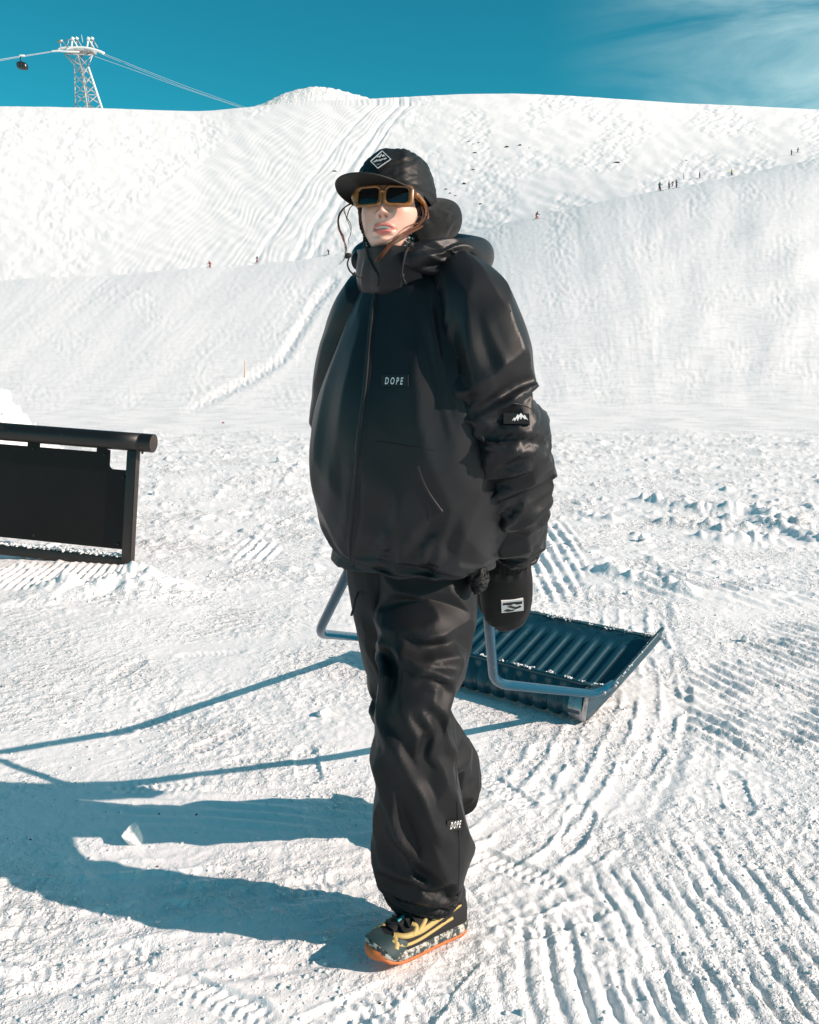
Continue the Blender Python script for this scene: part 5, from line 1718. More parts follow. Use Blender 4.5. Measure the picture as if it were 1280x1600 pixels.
lip.tube([SP(w, 0.552, 0.187) for w in np.linspace(-0.045, SCW + 0.045, 12)], 0.007, 8)
lip.build('cutting_edge', M['steel'], SCOOP)

def fillet(pts, r, n=9):
    out = [Vector(pts[0])]
    for a, b, c in zip(pts[:-2], pts[1:-1], pts[2:]):
        a, b, c = Vector(a), Vector(b), Vector(c)
        u, v = (a - b), (c - b)
        l = min(r, u.length * 0.45, v.length * 0.45)
        p, q = b + u.normalized() * l, b + v.normalized() * l
        for k in range(n):
            t = k / (n - 1)
            out.append(p * (1 - t) ** 2 + b * 2 * t * (1 - t) + q * t * t)
    out.append(Vector(pts[-1]))
    return out
hp = [SP(-0.040, 0.16, 0.112), SP(-0.040, 0.045, 0.104), U(772, 1068, 2.85), U(763, 962, 2.50), U(776, 905, 2.40), U(560, 838, 2.64), U(548, 886, 2.66), U(497, 990, 3.05), SP(SCW + 0.040, 0.045, 0.104), SP(SCW + 0.040, 0.16, 0.112)]
HPT = fillet(hp, 0.085)
MB().tube(HPT, 0.0145, 14).build('handle', M['tube'], SCOOP)
for w0, sg in ((-0.042, -1), (SCW + 0.042, 1)):
    for t in (0.07, 0.145):
        c = SP(w0 - sg * 0.004, t, 0.105 + (t - 0.045) * 0.07)
        MB().tube([c, c + E_W * sg * 0.026], 0.007, 8).build('bolt', M['steel'], SCOOP)

def clump_mesh(name, centers, sizes, seed, sub=1):
    """angular snow crumbs joined into one mesh"""
    rng = np.random.default_rng(seed)
    bm = bmesh.new()
    bmesh.ops.create_icosphere(bm, subdivisions=sub, radius=1.0)
    bm.verts.index_update()
    BV = np.array([v.co[:] for v in bm.verts]); BF_ = np.array([[v.index for v in f.verts] for f in bm.faces])
    bm.free()
    k = len(centers)
    C = np.array(centers, dtype=float); S = np.array(sizes, dtype=float)
    if S.ndim == 1: S = np.stack([S, S, S * 0.7], -1)
    V = BV[None] * S[:, None] * (1 + rng.normal(0, 0.22, (k, len(BV), 1)))
    a = rng.uniform(0, 2 * PI, k)
    x = V[..., 0] * np.cos(a)[:, None] - V[..., 1] * np.sin(a)[:, None]
    y = V[..., 0] * np.sin(a)[:, None] + V[..., 1] * np.cos(a)[:, None]
    V = np.stack([x, y, V[..., 2]], -1) + C[:, None]
    F = (BF_[None] + (np.arange(k) * len(BV))[:, None, None]).reshape(-1, 3)
    return mesh(name, V.reshape(-1, 3), F)
rng = np.random.default_rng(3)
cs, sz = [], []
for _ in range(1500):
    e = rng.random()
    if e < 0.34:
        cs.append(SP(rng.uniform(0.0, SCW), 0.040 + rng.normal(0, 0.005), 0.143 + rng.normal(0, 0.002)))
    elif e < 0.80:
        cs.append(SP(rng.uniform(-0.02, SCW), 0.550 + rng.normal(0, 0.010), 0.194 + rng.normal(0, 0.004)))
    elif e < 0.9:
        t = rng.uniform(0.05, 0.55)
        cs.append(SP(-(0.035 * 0.8) + rng.normal(0, 0.003), t, side_top(t) + 0.008))
    else:
        t = rng.uniform(0.3, 0.55)
        cs.append(SP(SCW + 0.022 + rng.normal(0, 0.003), t, side_top(t) + 0.006))
    if perlin(np.array([cs[-1].x * 22]), np.array([cs[-1].y * 22]), 7)[0] < rng.normal(-0.05, 0.2):
        cs.pop(); continue
    sz.append(0.0012 + 0.0042 * rng.random() ** 2)
o = link('snow_crust', clump_mesh('snow_crust', [tuple(c) for c in cs], sz, 5, 1), M['snow_clump'], SCOOP)
o['kind'] = 'stuff'

# ------------------------------------------------------------------ snow park rail with its panel
M['rail'] = mat('black_rail_paint', (0.007, 0.007, 0.007), 0.42, worn=(9, (0.05, 0.025, 0.016), 0.60, 0.74, 0.7), bump=(50, 0.2, 0.002))
M['panel'] = mat('black_panel', (0.005, 0.0045, 0.0045), 0.6, vary=(4, (0.007, 0.0065, 0.0065), 0.4, 0.7), spec=0.25)
M['rust'] = mat('rusty_steel', (0.035, 0.024, 0.020), 0.6, worn=(18, (0.02, 0.018, 0.017), 0.45, 0.6, 0.6))
rx = Vector((1.0, -0.20, -0.058)).normalized()
rz = (Vector((0, 0, 1)) - rx * rx.z).normalized()
ry = rz.cross(rx)
RO = G(201, 884)
def RP(x, y, z):
    return RO + rx * x + ry * y + rz * (z - 0.02)
RAIL = empty('snow_park_rail', tuple(RO), 'black jib rail, a long pipe over a solid black panel, half in frame', 'rail')
RM = Matrix((rx, ry, rz)).transposed()
def rbox(mb, x0, x1, y0, y1, z0, z1, bev=0.003):
    return mb.box(RP((x0 + x1) / 2, (y0 + y1) / 2, (z0 + z1) / 2), (x1 - x0, y1 - y0, z1 - z0), RM, bev)
pc = 0.792
MB().tube([RP(x, 0, pc) for x in np.linspace(-2.6, 0.04, 14)], 0.057, 32).build('pipe', M['rail'], RAIL)
cp = MB()
cp.tube([RP(0.043, 0, pc), RP(0.124, 0, pc)], 0.0572, 32, cap=False)
cp.build('pipe_end', M['rail'], RAIL)
cap_ = MB()
cap_.tube([RP(0.120, 0, pc), RP(0.1255, 0, pc)], [0.0565, 0.0545], 32)
cap_.build('end_cap', M['rust'], RAIL, smooth=False)
MB().tube([RP(0.038, 0, pc), RP(0.045, 0, pc)], 0.0584, 32, cap=False).build('weld', M['rust'], RAIL)
rbox(MB(), -0.034, 0.024, -0.03, 0.03, 0.0, 0.742, 0.004).build('post', M['rail'], RAIL)
rbox(MB(), -0.038, -0.0345 + 0.0005, -0.026, 0.03, 0.05, 0.735, 0.001).build('flange', M['rust'], RAIL)
rbox(MB(), 0.0245, 0.029, -0.031, 0.02, 0.0, 0.742, 0.001).build('post_edge', M['rust'], RAIL)
for k in range(1, 3):
    rbox(MB(), -0.034 - 1.25 * k, 0.024 - 1.25 * k, 0.010, 0.06, 0.0, 0.742, 0.004).build('post', M['rail'], RAIL)
rbox(MB(), -2.6, -0.036, -0.022, 0.03, 0.008, 0.070, 0.004).build('bottom_rail', M['rail'], RAIL)
out = [(-2.55, 0.118), (-0.045, 0.118), (-0.045, 0.612)]
for k in range(7):
    a = math.radians(-90 - 90 * k / 6)
    out.append((-0.135 + 0.028 * math.cos(a), 0.640 + 0.028 * math.sin(a)))
out += [(-0.163, 0.728), (-0.190, 0.735), (-0.255, 0.735), (-0.255, 0.712), (-0.650, 0.712), (-0.650, 0.735), (-0.735, 0.735), (-0.735, 0.712), (-1.15, 0.712), (-1.15, 0.735), (-1.24, 0.735), (-1.24, 0.712), (-2.55, 0.712)]
V = [tuple(RP(x, -0.004, z)) for x, z in out] + [tuple(RP(x, 0.004, z)) for x, z in out]
k = len(out)
me = mesh('panel', V, [tuple(range(k)), tuple(range(2 * k - 1, k - 1, -1))] + [(i, k + i, k + (i + 1) % k, (i + 1) % k) for i in range(k)])
bm = bmesh.new(); bm.from_mesh(me); bmesh.ops.recalc_face_normals(bm, faces=bm.faces); bm.to_mesh(me); bm.free()
link('panel', me, M['panel'], RAIL, smooth=False)
for x, z in ((-0.062, 0.57), (-0.075, 0.15), (-0.20, 0.70), (-0.69, 0.70), (-0.66, 0.15), (-1.3, 0.15)):
    MB().tube([RP(x, -0.004, z), RP(x, -0.011, z)], [0.009, 0.007], 10).build('bolt', M['rail'], RAIL)
MB().tube([RP(0.053, 0, 0.735), RP(0.053, 0, 0.722)], 0.007, 8).build('bolt', M['rail'], RAIL)
cs, sz = [], []
rng = np.random.default_rng(8)
for i in range(760):
    x = rng.uniform(-2.5, -0.045)
    hgt = 0.016 + 0.016 * max(0, perlin(np.array([x * 5.0]), np.array([0.3]), 4)[0]) + 0.010 * max(0, perlin(np.array([x * 13.0]), np.array([0.3]), 5)[0])
    r = rng.uniform(0.007, 0.013)
    cs.append(tuple(RP(x, rng.uniform(-0.018, 0.022), 0.068 + rng.random() * hgt)))
    sz.append(r)
o = link('snow_ledge', clump_mesh('snow_ledge', cs, sz, 6, 1), M['snow_clump'], RAIL)
o['kind'] = 'stuff'

# ------------------------------------------------------------------ loose snow
def lump(name, loc, size, seed, label, flat=0.75, wedge=False, rot=0.0):
    bm = bmesh.new()
    bmesh.ops.create_icosphere(bm, subdivisions=4, radius=1.0)
    rng = np.random.default_rng(seed)
    V = np.array([v.co[:] for v in bm.verts])
    # broken faces: cut by a few planes
    for _ in range(14):
        nrm = rng.normal(0, 1, 3); nrm /= np.linalg.norm(nrm)
        d = rng.uniform(0.40, 0.75)
        o_ = V @ nrm - d
        V = np.where(o_[:, None] > 0, V - nrm * o_[:, None] * 0.9, V)
    V *= (1 + 0.05 * perlin(V[:, 0] * 4 + seed, V[:, 1] * 4 + V[:, 2] * 3, seed)[:, None])
    V = V * np.array([size[0], size[1], size[2]])
    c, s = math.cos(rot), math.sin(rot)
    V = np.stack([V[:, 0] * c - V[:, 1] * s, V[:, 0] * s + V[:, 1] * c, V[:, 2]], -1)
    bm.verts.index_update()
    F = [[v.index for v in f.verts] for f in bm.faces]
    bm.free()
    me = mesh(name, V, F)
    me.materials.append(M['snow_clump'])
    me.polygons.foreach_set('use_smooth', np.ones(len(me.polygons), dtype=bool))
    o_ = bpy.data.objects.new(name, me)
    o_.location = loc
    COL.objects.link(o_)
    return tag(o_, label, 'snow lump', 'loose snow lumps')
def on_ground(px, py):
    p = G(px, py)
    p.z = ground_z(p.x, p.y)
    return p
for i, (px_, py_, s, lab, rot) in enumerate([
        (1164, 1003, (0.024, 0.020, 0.026), 'small lone snow lump on the groomed snow, right of the scoop', 0.3),
        (503, 1116, (0.036, 0.026, 0.022), 'snow lump at the edge of the scoop shadow, left of the walker', 1.0),
        (208, 1312, (0.036, 0.018, 0.040), 'upright snow slab standing between the two leg shadows', 0.5),
        (213, 1360, (0.012, 0.011, 0.011), 'tiny round snow lump inside the walker shadow, below the slab', 0.2),
        (243, 778, (0.036, 0.03, 0.048), 'snow lump on the churned snow right of the black rail', 0.8),
        (262, 728, (0.07, 0.05, 0.045), 'rounded snow lump just below the pipe end of the black rail', 0.1),
        (440, 738, (0.10, 0.07, 0.075), 'big snow chunk on the churned bank, close left of the jacket', 0.4),
        (470, 742, (0.075, 0.06, 0.05), 'lower snow chunk touching the left side of the jacket', 2.0),
        (352, 724, (0.08, 0.05, 0.04), 'flat snow chunk midway between rail end and jacket', 1.4),
        (1005, 846, (0.05, 0.05, 0.045), 'rough snow chunk on the ploughed snow right of the sleeve', 0.9),
        (820, 1590, (0.012, 0.010, 0.010), 'snow crumb at the bottom edge right of the shoe', 0.9)]):
    p = on_ground(px_, py_)
    p.z += s[2] * 0.45
    lump('snow_lump', p, s, 100 + i, lab, rot=rot)

# crumbs
rng = np.random.default_rng(12)
cs, sz = [], []
while len(cs) < 3600:
    py_ = 590 + 1100 * rng.random() ** 1.3 + 100 * rng.random()
    px_ = rng.uniform(-120, 1400)
    if py_ < 690: continue
    p = G(px_, py_)
    if perlin(np.array([p.x * 1.1]), np.array([p.y * 1.1]), 91)[0] + rng.normal(0, 0.25) < 0.05: continue
    if abs(p.x - 0.25) < 0.5 and 3.2 < p.y < 4.1: continue
    if (p.x + 0.03) ** 2 + (p.y - 2.06) ** 2 < 0.02: continue
    r = 0.0022 + 0.0045 * rng.random() ** 3 + (0.012 * rng.random() ** 3 if p.y > 5 else 0)
    p.z = ground_z(p.x, p.y) + r * 0.25
    cs.append(tuple(p)); sz.append(r)
o = link('snow_crumbs', clump_mesh('snow_crumbs', cs, sz, 13, 1), M['snow_clump'])
tag(o, 'scattered small snow crumbs all over the trodden snow', 'snow crumbs', kind='stuff')
M['dirt'] = mat('brown_speck', (0.05, 0.03, 0.02), 0.8)
cs = [tuple(on_ground(a, b)) for a, b in ((3, 1072), (249, 1269), (307, 1272), (246, 1346), (48, 1309), (594, 1566), (252, 1078), (12, 1309), (130, 1090))]
o = link('dirt_specks', clump_mesh('dirt_specks', [(x, y, z + 0.001) for x, y, z in cs], [0.0035, 0.003, 0.004, 0.003, 0.003, 0.0035, 0.0025, 0.002, 0.002], 14, 1), M['dirt'])
tag(o, 'few dark brown dirt specks on the snow', 'dirt', kind='stuff')

# snow heap behind the rail
def heap():
    n, m = 40, 90
    P = np.zeros((n, m, 3))
    c = U(-55, 690, 11.5)
    for i in range(n):
        r = i / (n - 1)
        for j in range(m):
            a = 2 * PI * j / m
            P[i, j] = (1.25 * r * math.cos(a), 0.95 * r * math.sin(a), 0.86 * (1 - r ** 1.7))
    d = 0.16 * perlin(P[..., 0] * 3, P[..., 1] * 3 + P[..., 2] * 2, 95) + 0.16 * np.abs(perlin(P[..., 0] * 8, P[..., 1] * 8 + P[..., 2] * 6, 96)) + 0.06 * perlin(P[..., 0] * 20, P[..., 1] * 20 + P[..., 2] * 15, 97)
    P[..., 2] += d * (1 - np.linspace(0, 1, n)[:, None] ** 3)
    P[..., 0] *= 1 + d * 0.6
    P[..., 2] -= 0.03
    P += np.array([c.x, c.y, 0])
    return grid_mesh('snow_heap', P, True, flip=False)
o = link('snow_heap', heap(), M['snow'])
tag(o, 'rough heap of piled snow behind the black rail', 'snow heap')

# ------------------------------------------------------------------ things on the slopes
def on_terrain(px_, py_, first=True):
    """first point of the terrain seen through a photo pixel"""
    j = int(np.argmin(np.abs(TPX - px_)))
    col = TV[:, j]
    dep = TDEP[:, j]
    yy = HY - (col[:, 2] - CH) / dep * FPX
    ok = np.where((yy <= py_) & (dep > 12))[0]
    i = ok[0] if len(ok) else len(dep) - 20
    d = dep[i]
    return Vector(((px_ - CX) / FPX * d, d, float(col[i, 2]))), d

def skier_mesh(pose):
    """one continuous figure grown from a skeleton"""
    if pose == 0:
        J = {'pel': (0, 0, 0.92), 'chest': (0, -0.06, 1.28), 'neck': (0, -0.05, 1.45), 'head': (0, -0.08, 1.62), 'top': (0, -0.08, 1.74), 'kl': (0.13, -0.14, 0.50), 'fl': (0.15, 0.0, 0.10), 'kr': (-0.13, -0.14, 0.50), 'fr': (-0.15, 0.0, 0.10),
             'sl': (0.19, -0.05, 1.38), 'el': (0.30, -0.10, 1.14), 'hl': (0.33, -0.34, 1.05), 'sr': (-0.19, -0.05, 1.38), 'er': (-0.30, -0.10, 1.14), 'hr': (-0.33, -0.34, 1.05)}
    elif pose == 1:
        J = {'pel': (0, 0.10, 0.72), 'chest': (0, -0.18, 1.02), 'neck': (0, -0.26, 1.18), 'head': (0, -0.32, 1.32), 'top': (0, -0.34, 1.44), 'kl': (0.15, -0.24, 0.46), 'fl': (0.16, 0.0, 0.10), 'kr': (-0.15, -0.22, 0.46), 'fr': (-0.16, 0.05, 0.10),
             'sl': (0.19, -0.20, 1.10), 'el': (0.36, -0.25, 0.92), 'hl': (0.40, -0.50, 0.86), 'sr': (-0.19, -0.20, 1.10), 'er': (-0.36, -0.25, 0.92), 'hr': (-0.42, -0.5, 0.86)}
    else:
        J = {'pel': (0, 0, 0.90), 'chest': (0.02, 0.0, 1.27), 'neck': (0.02, 0.0, 1.44), 'head': (0.03, -0.03, 1.60), 'top': (0.03, -0.03, 1.73), 'kl': (0.12, -0.08, 0.50), 'fl': (0.16, 0.0, 0.10), 'kr': (-0.12, -0.05, 0.50), 'fr': (-0.16, 0.04, 0.10),
             'sl': (0.20, 0.0, 1.37), 'el': (0.38, 0.0, 1.20), 'hl': (0.58, -0.08, 1.16), 'sr': (-0.19, 0.0, 1.37), 'er': (-0.27, 0.0, 1.10), 'hr': (-0.26, -0.14, 0.88)}
    R = {'pel': 0.16, 'chest': 0.17, 'neck': 0.075, 'head': 0.12, 'top': 0.09, 'kl': 0.095, 'fl': 0.085, 'kr': 0.095, 'fr': 0.085, 'sl': 0.085, 'el': 0.07, 'hl': 0.055, 'sr': 0.085, 'er': 0.07, 'hr': 0.055}
    E = [('pel', 'chest'), ('chest', 'neck'), ('neck', 'head'), ('head', 'top'), ('pel', 'kl'), ('kl', 'fl'), ('pel', 'kr'), ('kr', 'fr'), ('chest', 'sl'), ('sl', 'el'), ('el', 'hl'), ('chest', 'sr'), ('sr', 'er'), ('er', 'hr')]
    names = list(J)
    me = bpy.data.meshes.new('skel')
    me.from_pydata([J[k_] for k_ in names], [(names.index(a), names.index(b)) for a, b in E], [])
    o_ = bpy.data.objects.new('skel', me)
    COL.objects.link(o_)
    o_.modifiers.new('s', 'SKIN')
    sv_ = me.skin_vertices[0].data
    for i, k_ in enumerate(names):
        sv_[i].radius = (R[k_], R[k_])
        sv_[i].use_root = (k_ == 'pel')
    o_.modifiers.new('d', 'SUBSURF').levels = 1
    bpy.context.view_layer.update()
    out_ = bpy.data.meshes.new_from_object(o_.evaluated_get(bpy.context.evaluated_depsgraph_get()))
    bpy.data.objects.remove(o_)
    out_.materials.clear()
    for _ in range(3): out_.materials.append(None)
    hip = J['pel'][2] + 0.02
    for p in out_.polygons:
        z = p.center.z
        p.material_index = 1 if z < hip else (2 if z > J['neck'][2] + 0.05 else 0)
        p.use_smooth = True
    return out_, J
SK = [skier_mesh(i) for i in range(3)]
def cloth_mat(name, c):
    return mat(name, c, 0.7)
CM = {'teal': cloth_mat('skier_teal', (0.01, 0.09, 0.10)), 'black': cloth_mat('skier_black', (0.010, 0.011, 0.013)), 'navy': cloth_mat('skier_navy', (0.010, 0.018, 0.035)), 'white': cloth_mat('skier_pale', (0.42, 0.50, 0.54)),
      'yellow': cloth_mat('skier_yellow', (0.50, 0.42, 0.03)), 'red': cloth_mat('skier_red', (0.35, 0.02, 0.02)), 'brown': cloth_mat('skier_brown', (0.05, 0.028, 0.02)), 'grey': cloth_mat('skier_grey', (0.08, 0.09, 0.10))}
def ski_mesh():
    bm = MB()
    V, F = [], []
    pr = [(-0.85, 0.03), (-0.80, 0.008), (0.0, 0.0), (0.65, 0.004), (0.78, 0.035), (0.86, 0.10)]
    for y, z in pr:
        w = 0.045 if abs(y) < 0.8 else 0.03
        V += [(-w, -y, z), (w, -y, z), (w, -y, z + 0.02), (-w, -y, z + 0.02)]
    for i in range(len(pr) - 1):
        for k_ in range(4):
            F.append((i * 4 + k_, i * 4 + (k_ + 1) % 4, (i + 1) * 4 + (k_ + 1) % 4, (i + 1) * 4 + k_))
    F += [(3, 2, 1, 0), tuple(range(len(V) - 4, len(V)))]
    return bm.add(V, F).mesh('ski')
SKI = ski_mesh(); SKI.materials.append(CM['black'])
def skier(px_, py_, hpx, pose, cols, rot, label, group='distant skiers on the slope'):
    p, d = on_terrain(px_, py_)
    me, J = SK[pose]
    o_ = bpy.data.objects.new('person', me)
    COL.objects.link(o_)
    o_.location = p
    sc_ = min(1.15, max(0.8, hpx / FPX * d / J['top'][2] * 0.97))
    o_.scale = (sc_, sc_, sc_)
    o_.rotation_euler = (0, 0, rot)
    for i in range(3):
        o_.material_slots[i].link = 'OBJECT'
        o_.material_slots[i].material = CM[cols[i]]
    for k_ in ('fl', 'fr'):
        s_ = bpy.data.objects.new('ski', SKI)
        COL.objects.link(s_)
        s_.parent = o_
        s_.location = (J[k_][0], J[k_][1], 0.0)
    for k_, dx in (('hl', 0.06), ('hr', -0.06)):
        h = J[k_]
        mb = MB()
        mb.tube([(h[0], h[1], h[2] + 0.06), (h[0] + dx, h[1] + 0.45, 0.02)], 0.012, 5)
        pm = mb.mesh('pole'); pm.materials.append(CM['grey'])
        s_ = bpy.data.objects.new('pole', pm)
        COL.objects.link(s_)
        s_.parent = o_
    return tag(o_, label, 'person', group)
skier(1031, 299, 16, 2, ('teal', 'black', 'black'), 0.4, 'distant skier in teal jacket, front of the group of four on the crest')
skier(1045, 296, 12, 0, ('navy', 'black', 'black'), 1.1, 'distant dark clad skier just right of the teal jacket skier')
skier(1050, 292, 12, 1, ('black', 'black', 'black'), 1.2, 'distant black clad skier leaning, standing highest of the group of four')
skier(1056.5, 294, 12, 0, ('navy', 'black', 'brown'), 0.9, 'distant dark clad skier at the right end of the group of four')
skier(1068, 281.5, 12, 0, ('white', 'white', 'grey'), 0.8, 'distant skier in pale clothes, hard to see on the snow')
skier(1093, 279, 11, 0, ('grey', 'black', 'black'), 1.0, 'lone dark skier between the pale skier and the yellow jacket')
skier(1143, 275, 16, 0, ('yellow', 'black', 'navy'), 0.5, 'distant skier in yellow jacket on the crest')
skier(1236.5, 243, 12, 0, ('black', 'black', 'black'), 0.9, 'black clad skier, left of the pair at the far right')
skier(1246, 239, 10, 1, ('brown', 'black', 'brown'), 1.0, 'brown clad skier, right of the pair at the far right')
skier(514, 400, 15, 1, ('black', 'black', 'black'), -1.0, 'black clad skier bent forward, just left of the walker hood')
skier(402, 411, 11, 0, ('black', 'red', 'black'), -0.6, 'far skier in black top and red trousers at left')
skier(329, 419, 8, 1, ('red', 'red', 'black'), -0.9, 'far skier in red, lowest and leftmost on the crest')
skier(838, 343, 8, 1, ('brown', 'red', 'black'), 0.8, 'far small skier half behind the crest right of the walker')

M['rock'] = mat('dark_rock', (0.045, 0.038, 0.034), 0.85, vary=(2, (0.09, 0.075, 0.065), 0.4, 0.7))
for i, (px_, py_, w_, lab) in enumerate([(733, 222, 6, 'topmost dark rock in the small cluster on the upper slope'), (739, 226, 7, 'widest dark rock in the small cluster on the upper slope'), (748, 224, 5, 'right rock in the small cluster on the upper slope'),
        (742, 239, 9, 'flat brown rock below the small cluster on the upper slope'), (791, 231, 9, 'speckled dark rock left of the darkest rock on the upper slope'), (812, 228, 8, 'darkest rock, rightmost of the upper slope rocks near the cap'),
        (827, 232, 4, 'tiny rock just right of the darkest rock'), (763, 232, 5, 'small flat rock between the cluster and the speckled rock'), (740, 266, 6, 'lone rock halfway down the slope right of the cap'),
        (726, 288, 10, 'flat brown rock patch close right of the cap'), (698, 297, 7, 'dark rock nearest the cap on the right'), (704, 303, 6, 'small rock below the rock nearest the cap'), (712, 307, 5, 'lowest rock right of the cap'),
        (751, 320, 6, 'dark stone above the inner hood on the slope'), (965, 255, 11, 'reddish brown flat rock on the white slope above the skiers'), (1072, 251, 6, 'thin dark rock above the skiers on the white slope'), (523, 268, 8, 'dark bar shaped rock left of the cap brim')]):
    p, d = on_terrain(px_, py_)
    w_m = w_ / FPX * d * 0.5
    rm_ = lump('rock', p, (w_m, w_m * 1.2, w_m * 0.45), 200 + i, lab, rot=0.3 * i)
    rm_.data.materials.clear(); rm_.data.materials.append(M['rock'])
    tag(rm_, lab, 'rock', 'rocks showing through the snow')

p, d = on_terrain(382, 592)
mk = MB().tube([p, p + Vector((0.02, 0, 26 / FPX * d))], [0.022, 0.018], 8).build('marker_pole', mat('orange_pole', (0.65, 0.38, 0.26), 0.6))
tag(mk, 'thin pale orange marker pole on the lower slope', 'marker pole')
p, d = on_terrain(349, 664)
mk = lump('marker_flag', p + Vector((0, 0, 0.04)), (0.045, 0.03, 0.025), 300, 'tiny reddish object lying at the foot of the slope', rot=0)
mk.data.materials.clear(); mk.data.materials.append(mat('red_bit', (0.30, 0.12, 0.10), 0.7))
mk['category'] = 'debris'; del mk['group']; mk.name = 'debris'

# ------------------------------------------------------------------ far knoll on the ridge
def knoll():
    xs = np.linspace(395, 600, 140)
    top = np.interp(xs, [395, 418, 432, 450, 470, 495, 520, 545, 572, 600], [176, 167, 159, 150, 144, 139.5, 142, 149, 156.5, 172])
    ds = np.linspace(-70, 70, 40)
    P = np.zeros((40, 140, 3))
    for i, dd in enumerate(ds):
        d = 760 + dd
        fall = math.cos(dd / 70 * PI / 2) ** 0.8
        zt_ = CH + (HY - top) / FPX * 760
        zb = CH + (HY - 200) / FPX * 680
        X = (xs - CX) / FPX * 760
        Z = zb + (zt_ - zb) * fall
        Z = Z + 0.9 * perlin(X / 5, np.full_like(X, dd / 5), 98) * fall + 0.5 * perlin(X / 2, np.full_like(X, dd / 3), 99)
        P[i] = np.stack([X, np.full_like(X, d), Z], -1)
    return grid_mesh('distant_knoll', P, False, flip=False)
M['knoll'] = mat('wind_packed_snow', (0.80, 0.80, 0.80), 0.7, bump=(0.5, 0.8, 1.5), worn=(0.35, (0.16, 0.13, 0.10), 0.66, 0.70, 0.8))
o = link('distant_knoll', knoll(), M['knoll'])
tag(o, 'small rounded snowy knoll behind the ridge', 'hill', kind='structure')

# ------------------------------------------------------------------ cable car
M['galv'] = mat('galvanised_steel', (0.52, 0.52, 0.51), 0.5, metal=0.2, vary=(0.4, (0.30, 0.29, 0.28), 0.45, 0.6))
M['white_and_sunlit_steel'] = mat('white_and_sunlit_steel', (0.80, 0.80, 0.79), 0.5)
M['gondola'] = mat('gondola_dark', (0.012, 0.014, 0.018), 0.25)
TD = 560.0
def T(px_, py_, dd=0.0):
    return U(px_, py_, TD + dd)
TOWER = empty('lift_tower', tuple(T(139, 172)), 'white lattice cable car tower standing on the ridge at left', 'lift tower')
base = [T(118.6, 178), T(138.6, 178, -7), T(162.5, 178), T(142, 178, 8)]
waist = [T(116.0, 101), T(126.5, 103, -3), T(137.8, 104), T(128, 102, 3)]
headp = [T(101, 84), T(121, 85, -5), T(145, 86), T(128, 84, 5)]
for i in range(4):
    MB().tube([base[i], waist[i]], 0.62 if i == 2 else 0.34, 8).build('leg', M['white_and_sunlit_steel'] if i == 2 else M['galv'], TOWER)  # right leg is whiter: the sunlight on it is put into its colour
    MB().tube([waist[i], headp[i]], 0.34, 8).build('flared_strut', M['galv'], TOWER)
lv = 5
for f_ in range(4):
    a0, a1, b0, b1 = base[f_], waist[f_], base[(f_ + 1) % 4], waist[(f_ + 1) % 4]
    for k_ in range(lv):
        u0, u1 = k_ / lv, (k_ + 1) / lv
        A0_, A1_ = a0.lerp(a1, u0), a0.lerp(a1, u1)
        B0_, B1_ = b0.lerp(b1, u0), b0.lerp(b1, u1)
        MB().tube([A0_, B1_], 0.20, 5).tube([B0_, A1_], 0.20, 5).build('cross_brace', M['galv'], TOWER)
    MB().tube([a0.lerp(a1, 0.4), b0.lerp(b1, 0.4)], 0.18, 5).build('girt', M['galv'], TOWER)
    MB().tube([waist[f_], headp[(f_ + 1) % 4]], 0.2, 5).tube([waist[(f_ + 1) % 4], headp[f_]], 0.2, 5).build('cross_brace', M['galv'], TOWER)
    MB().tube([headp[f_], headp[(f_ + 1) % 4]], 0.4, 6).build('head_beam', M['galv'], TOWER)
def saddle(dd, sh):
    arc = [T(104 + sh, 77.5, dd), T(112 + sh, 75.2, dd), T(122 + sh, 74.4, dd), T(134 + sh, 75, dd), T(146 + sh, 77.3, dd), T(156 + sh, 80.5, dd), T(163 + sh, 83.8, dd)]
    return MB().tube(spline([tuple(q) for q in arc], 22), 0.80, 8).build('saddle', M['white_and_sunlit_steel'], TOWER)
saddle(-4, 0)
saddle(5, -13)
MB().tube(spline([tuple(T(80, 80.2, -5)), tuple(T(92, 79.6, -5)), tuple(T(106, 80.6, -5)), tuple(T(124, 81, -4))], 14), 0.55, 6).build('guide_rail', M['white_and_sunlit_steel'], TOWER)
MB().box(tuple(T(127, 80.5)), (15, 9, 1.2)).build('platform', M['galv'], TOWER, smooth=False)
for x0, dd in ((112.5, -4), (137, -3), (119, 4), (143, 5)):
    MB().tube([T(x0 - 0.8, 74.5, dd), T(x0 + 1.0, 60, dd)], 0.55, 6).tube([T(x0 + 1.0, 60.5, dd), T(x0 + 10, 74.5, dd)], 0.28, 6).build('davit', M['white_and_sunlit_steel'] if dd < 0 else M['galv'], TOWER)
    MB().tube([T(x0 + 0.2, 62, dd - 0.6), T(x0 + 2.2, 58.5, dd - 0.6)], 0.95, 8).build('sheave', M['white_and_sunlit_steel'], TOWER)
MB().tube([T(90, 65, -3), T(98, 63.6, -3)], 0.7, 7).tube([T(97, 64, -3), T(109, 76, -3)], 0.3, 6).tube([T(94, 66, -3), T(96, 79, -3)], 0.25, 6).build('davit', M['galv'], TOWER)
MB().tube([T(101, 63.5, 0), T(112, 61, 0)], 0.2, 5).tube([T(108, 62, 0), T(104, 75, 0)], 0.2, 5).build('walkway_rail', M['galv'], TOWER)
MB().tube([T(129.5, 66), T(127.3, 54)], [0.2, 0.08], 5).build('antenna', M['white_and_sunlit_steel'], TOWER)
M['cable'] = mat('steel_cable', (0.45, 0.46, 0.47), 0.5)
def cable(pts, r, lab):
    c_ = MB().tube(spline([tuple(q) for q in pts], 30), r, 6).build('cable', M['cable'])
    return tag(c_, lab, 'cable', 'cable car ropes')
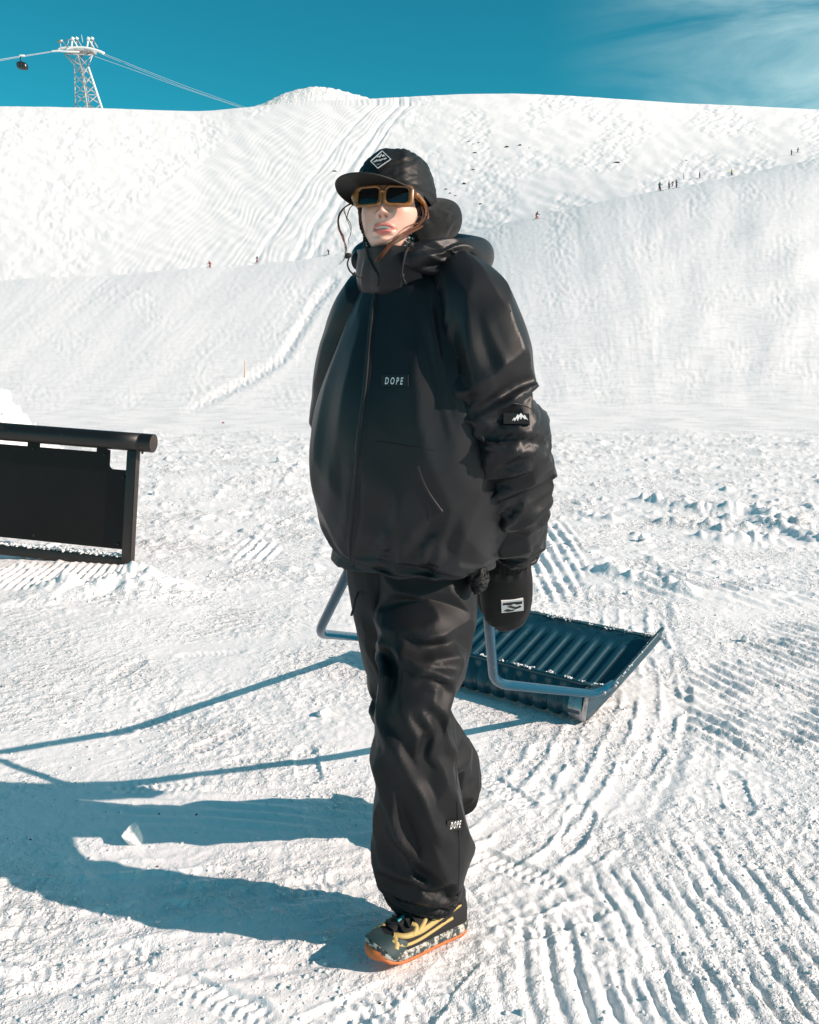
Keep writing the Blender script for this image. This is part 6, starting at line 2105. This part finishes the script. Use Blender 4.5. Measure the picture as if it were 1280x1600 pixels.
cable([T(81, 80.2, -5), U(34, 87.5, 525), U(0, 93, 500), U(-160, 122, 400)], 0.13, 'upper steel cable running left from the lift tower over the cabin')
cable([T(84, 81, 3), U(34, 89, 533), U(0, 95, 508), U(-160, 125, 410)], 0.10, 'lower twin of the steel cable running left from the lift tower')
cable([T(163, 84, -4), U(230, 111, 640), U(300, 138, 730), U(390, 170, 860)], 0.11, 'upper steel cable descending right from the lift tower')
cable([T(160, 85, -2), U(230, 113.5, 640), U(300, 141, 730), U(390, 172, 860)], 0.09, 'second steel cable just under the upper right one')
cable([T(148, 88, 5), U(210, 110, 640), U(290, 139, 740), U(385, 171, 870)], 0.11, 'lower steel cable descending right from the tower platform')
GON = empty('cable_car', tuple(U(35, 110, 525)), 'dark cable car cabin hanging from the cable at far left', 'cable car')
ctr = U(35.0, 103, 525)
n, m = 14, 24
P = np.zeros((n, m, 3))
for i in range(n):
    v = -1 + 2 * i / (n - 1)
    rad = (1 - abs(v) ** 3.2) ** 0.45
    for j in range(m):
        a = 2 * PI * j / m
        c_, s_ = math.cos(a), math.sin(a)
        c_, s_ = math.copysign(abs(c_) ** 0.75, c_), math.copysign(abs(s_) ** 0.75, s_)
        P[i, j] = (ctr.x + 3.0 * rad * c_ + 0.35 * v, ctr.y + 2.2 * rad * s_, ctr.z - 2.3 * v - 0.08 * 3.0 * rad * c_)
link('cabin', grid_mesh('cabin', P, True, cap0=True, cap1=True), M['gondola'], GON)
for k_ in range(3):
    cxw = ctr.x - 1.7 + 1.7 * k_
    MB().box((cxw, ctr.y - 2.05, ctr.z + 0.35 - 0.12 * (k_ - 1)), (1.25, 0.4, 1.5), None, 0.1).build('window', mat('gondola_glass', (0.03, 0.035, 0.04), 0.1), GON)
MB().tube(spline([tuple(U(34.5, 97.5, 525)), tuple(U(32.0, 94, 525)), tuple(U(32.2, 90, 525)), tuple(U(34, 87.5, 525))], 12), 0.32, 6).build('hanger', M['gondola'], GON)
MB().box(tuple(U(34.5, 87, 525)), (2.8, 1.0, 1.0), None, 0.2).build('carriage', M['white_and_sunlit_steel'], GON)
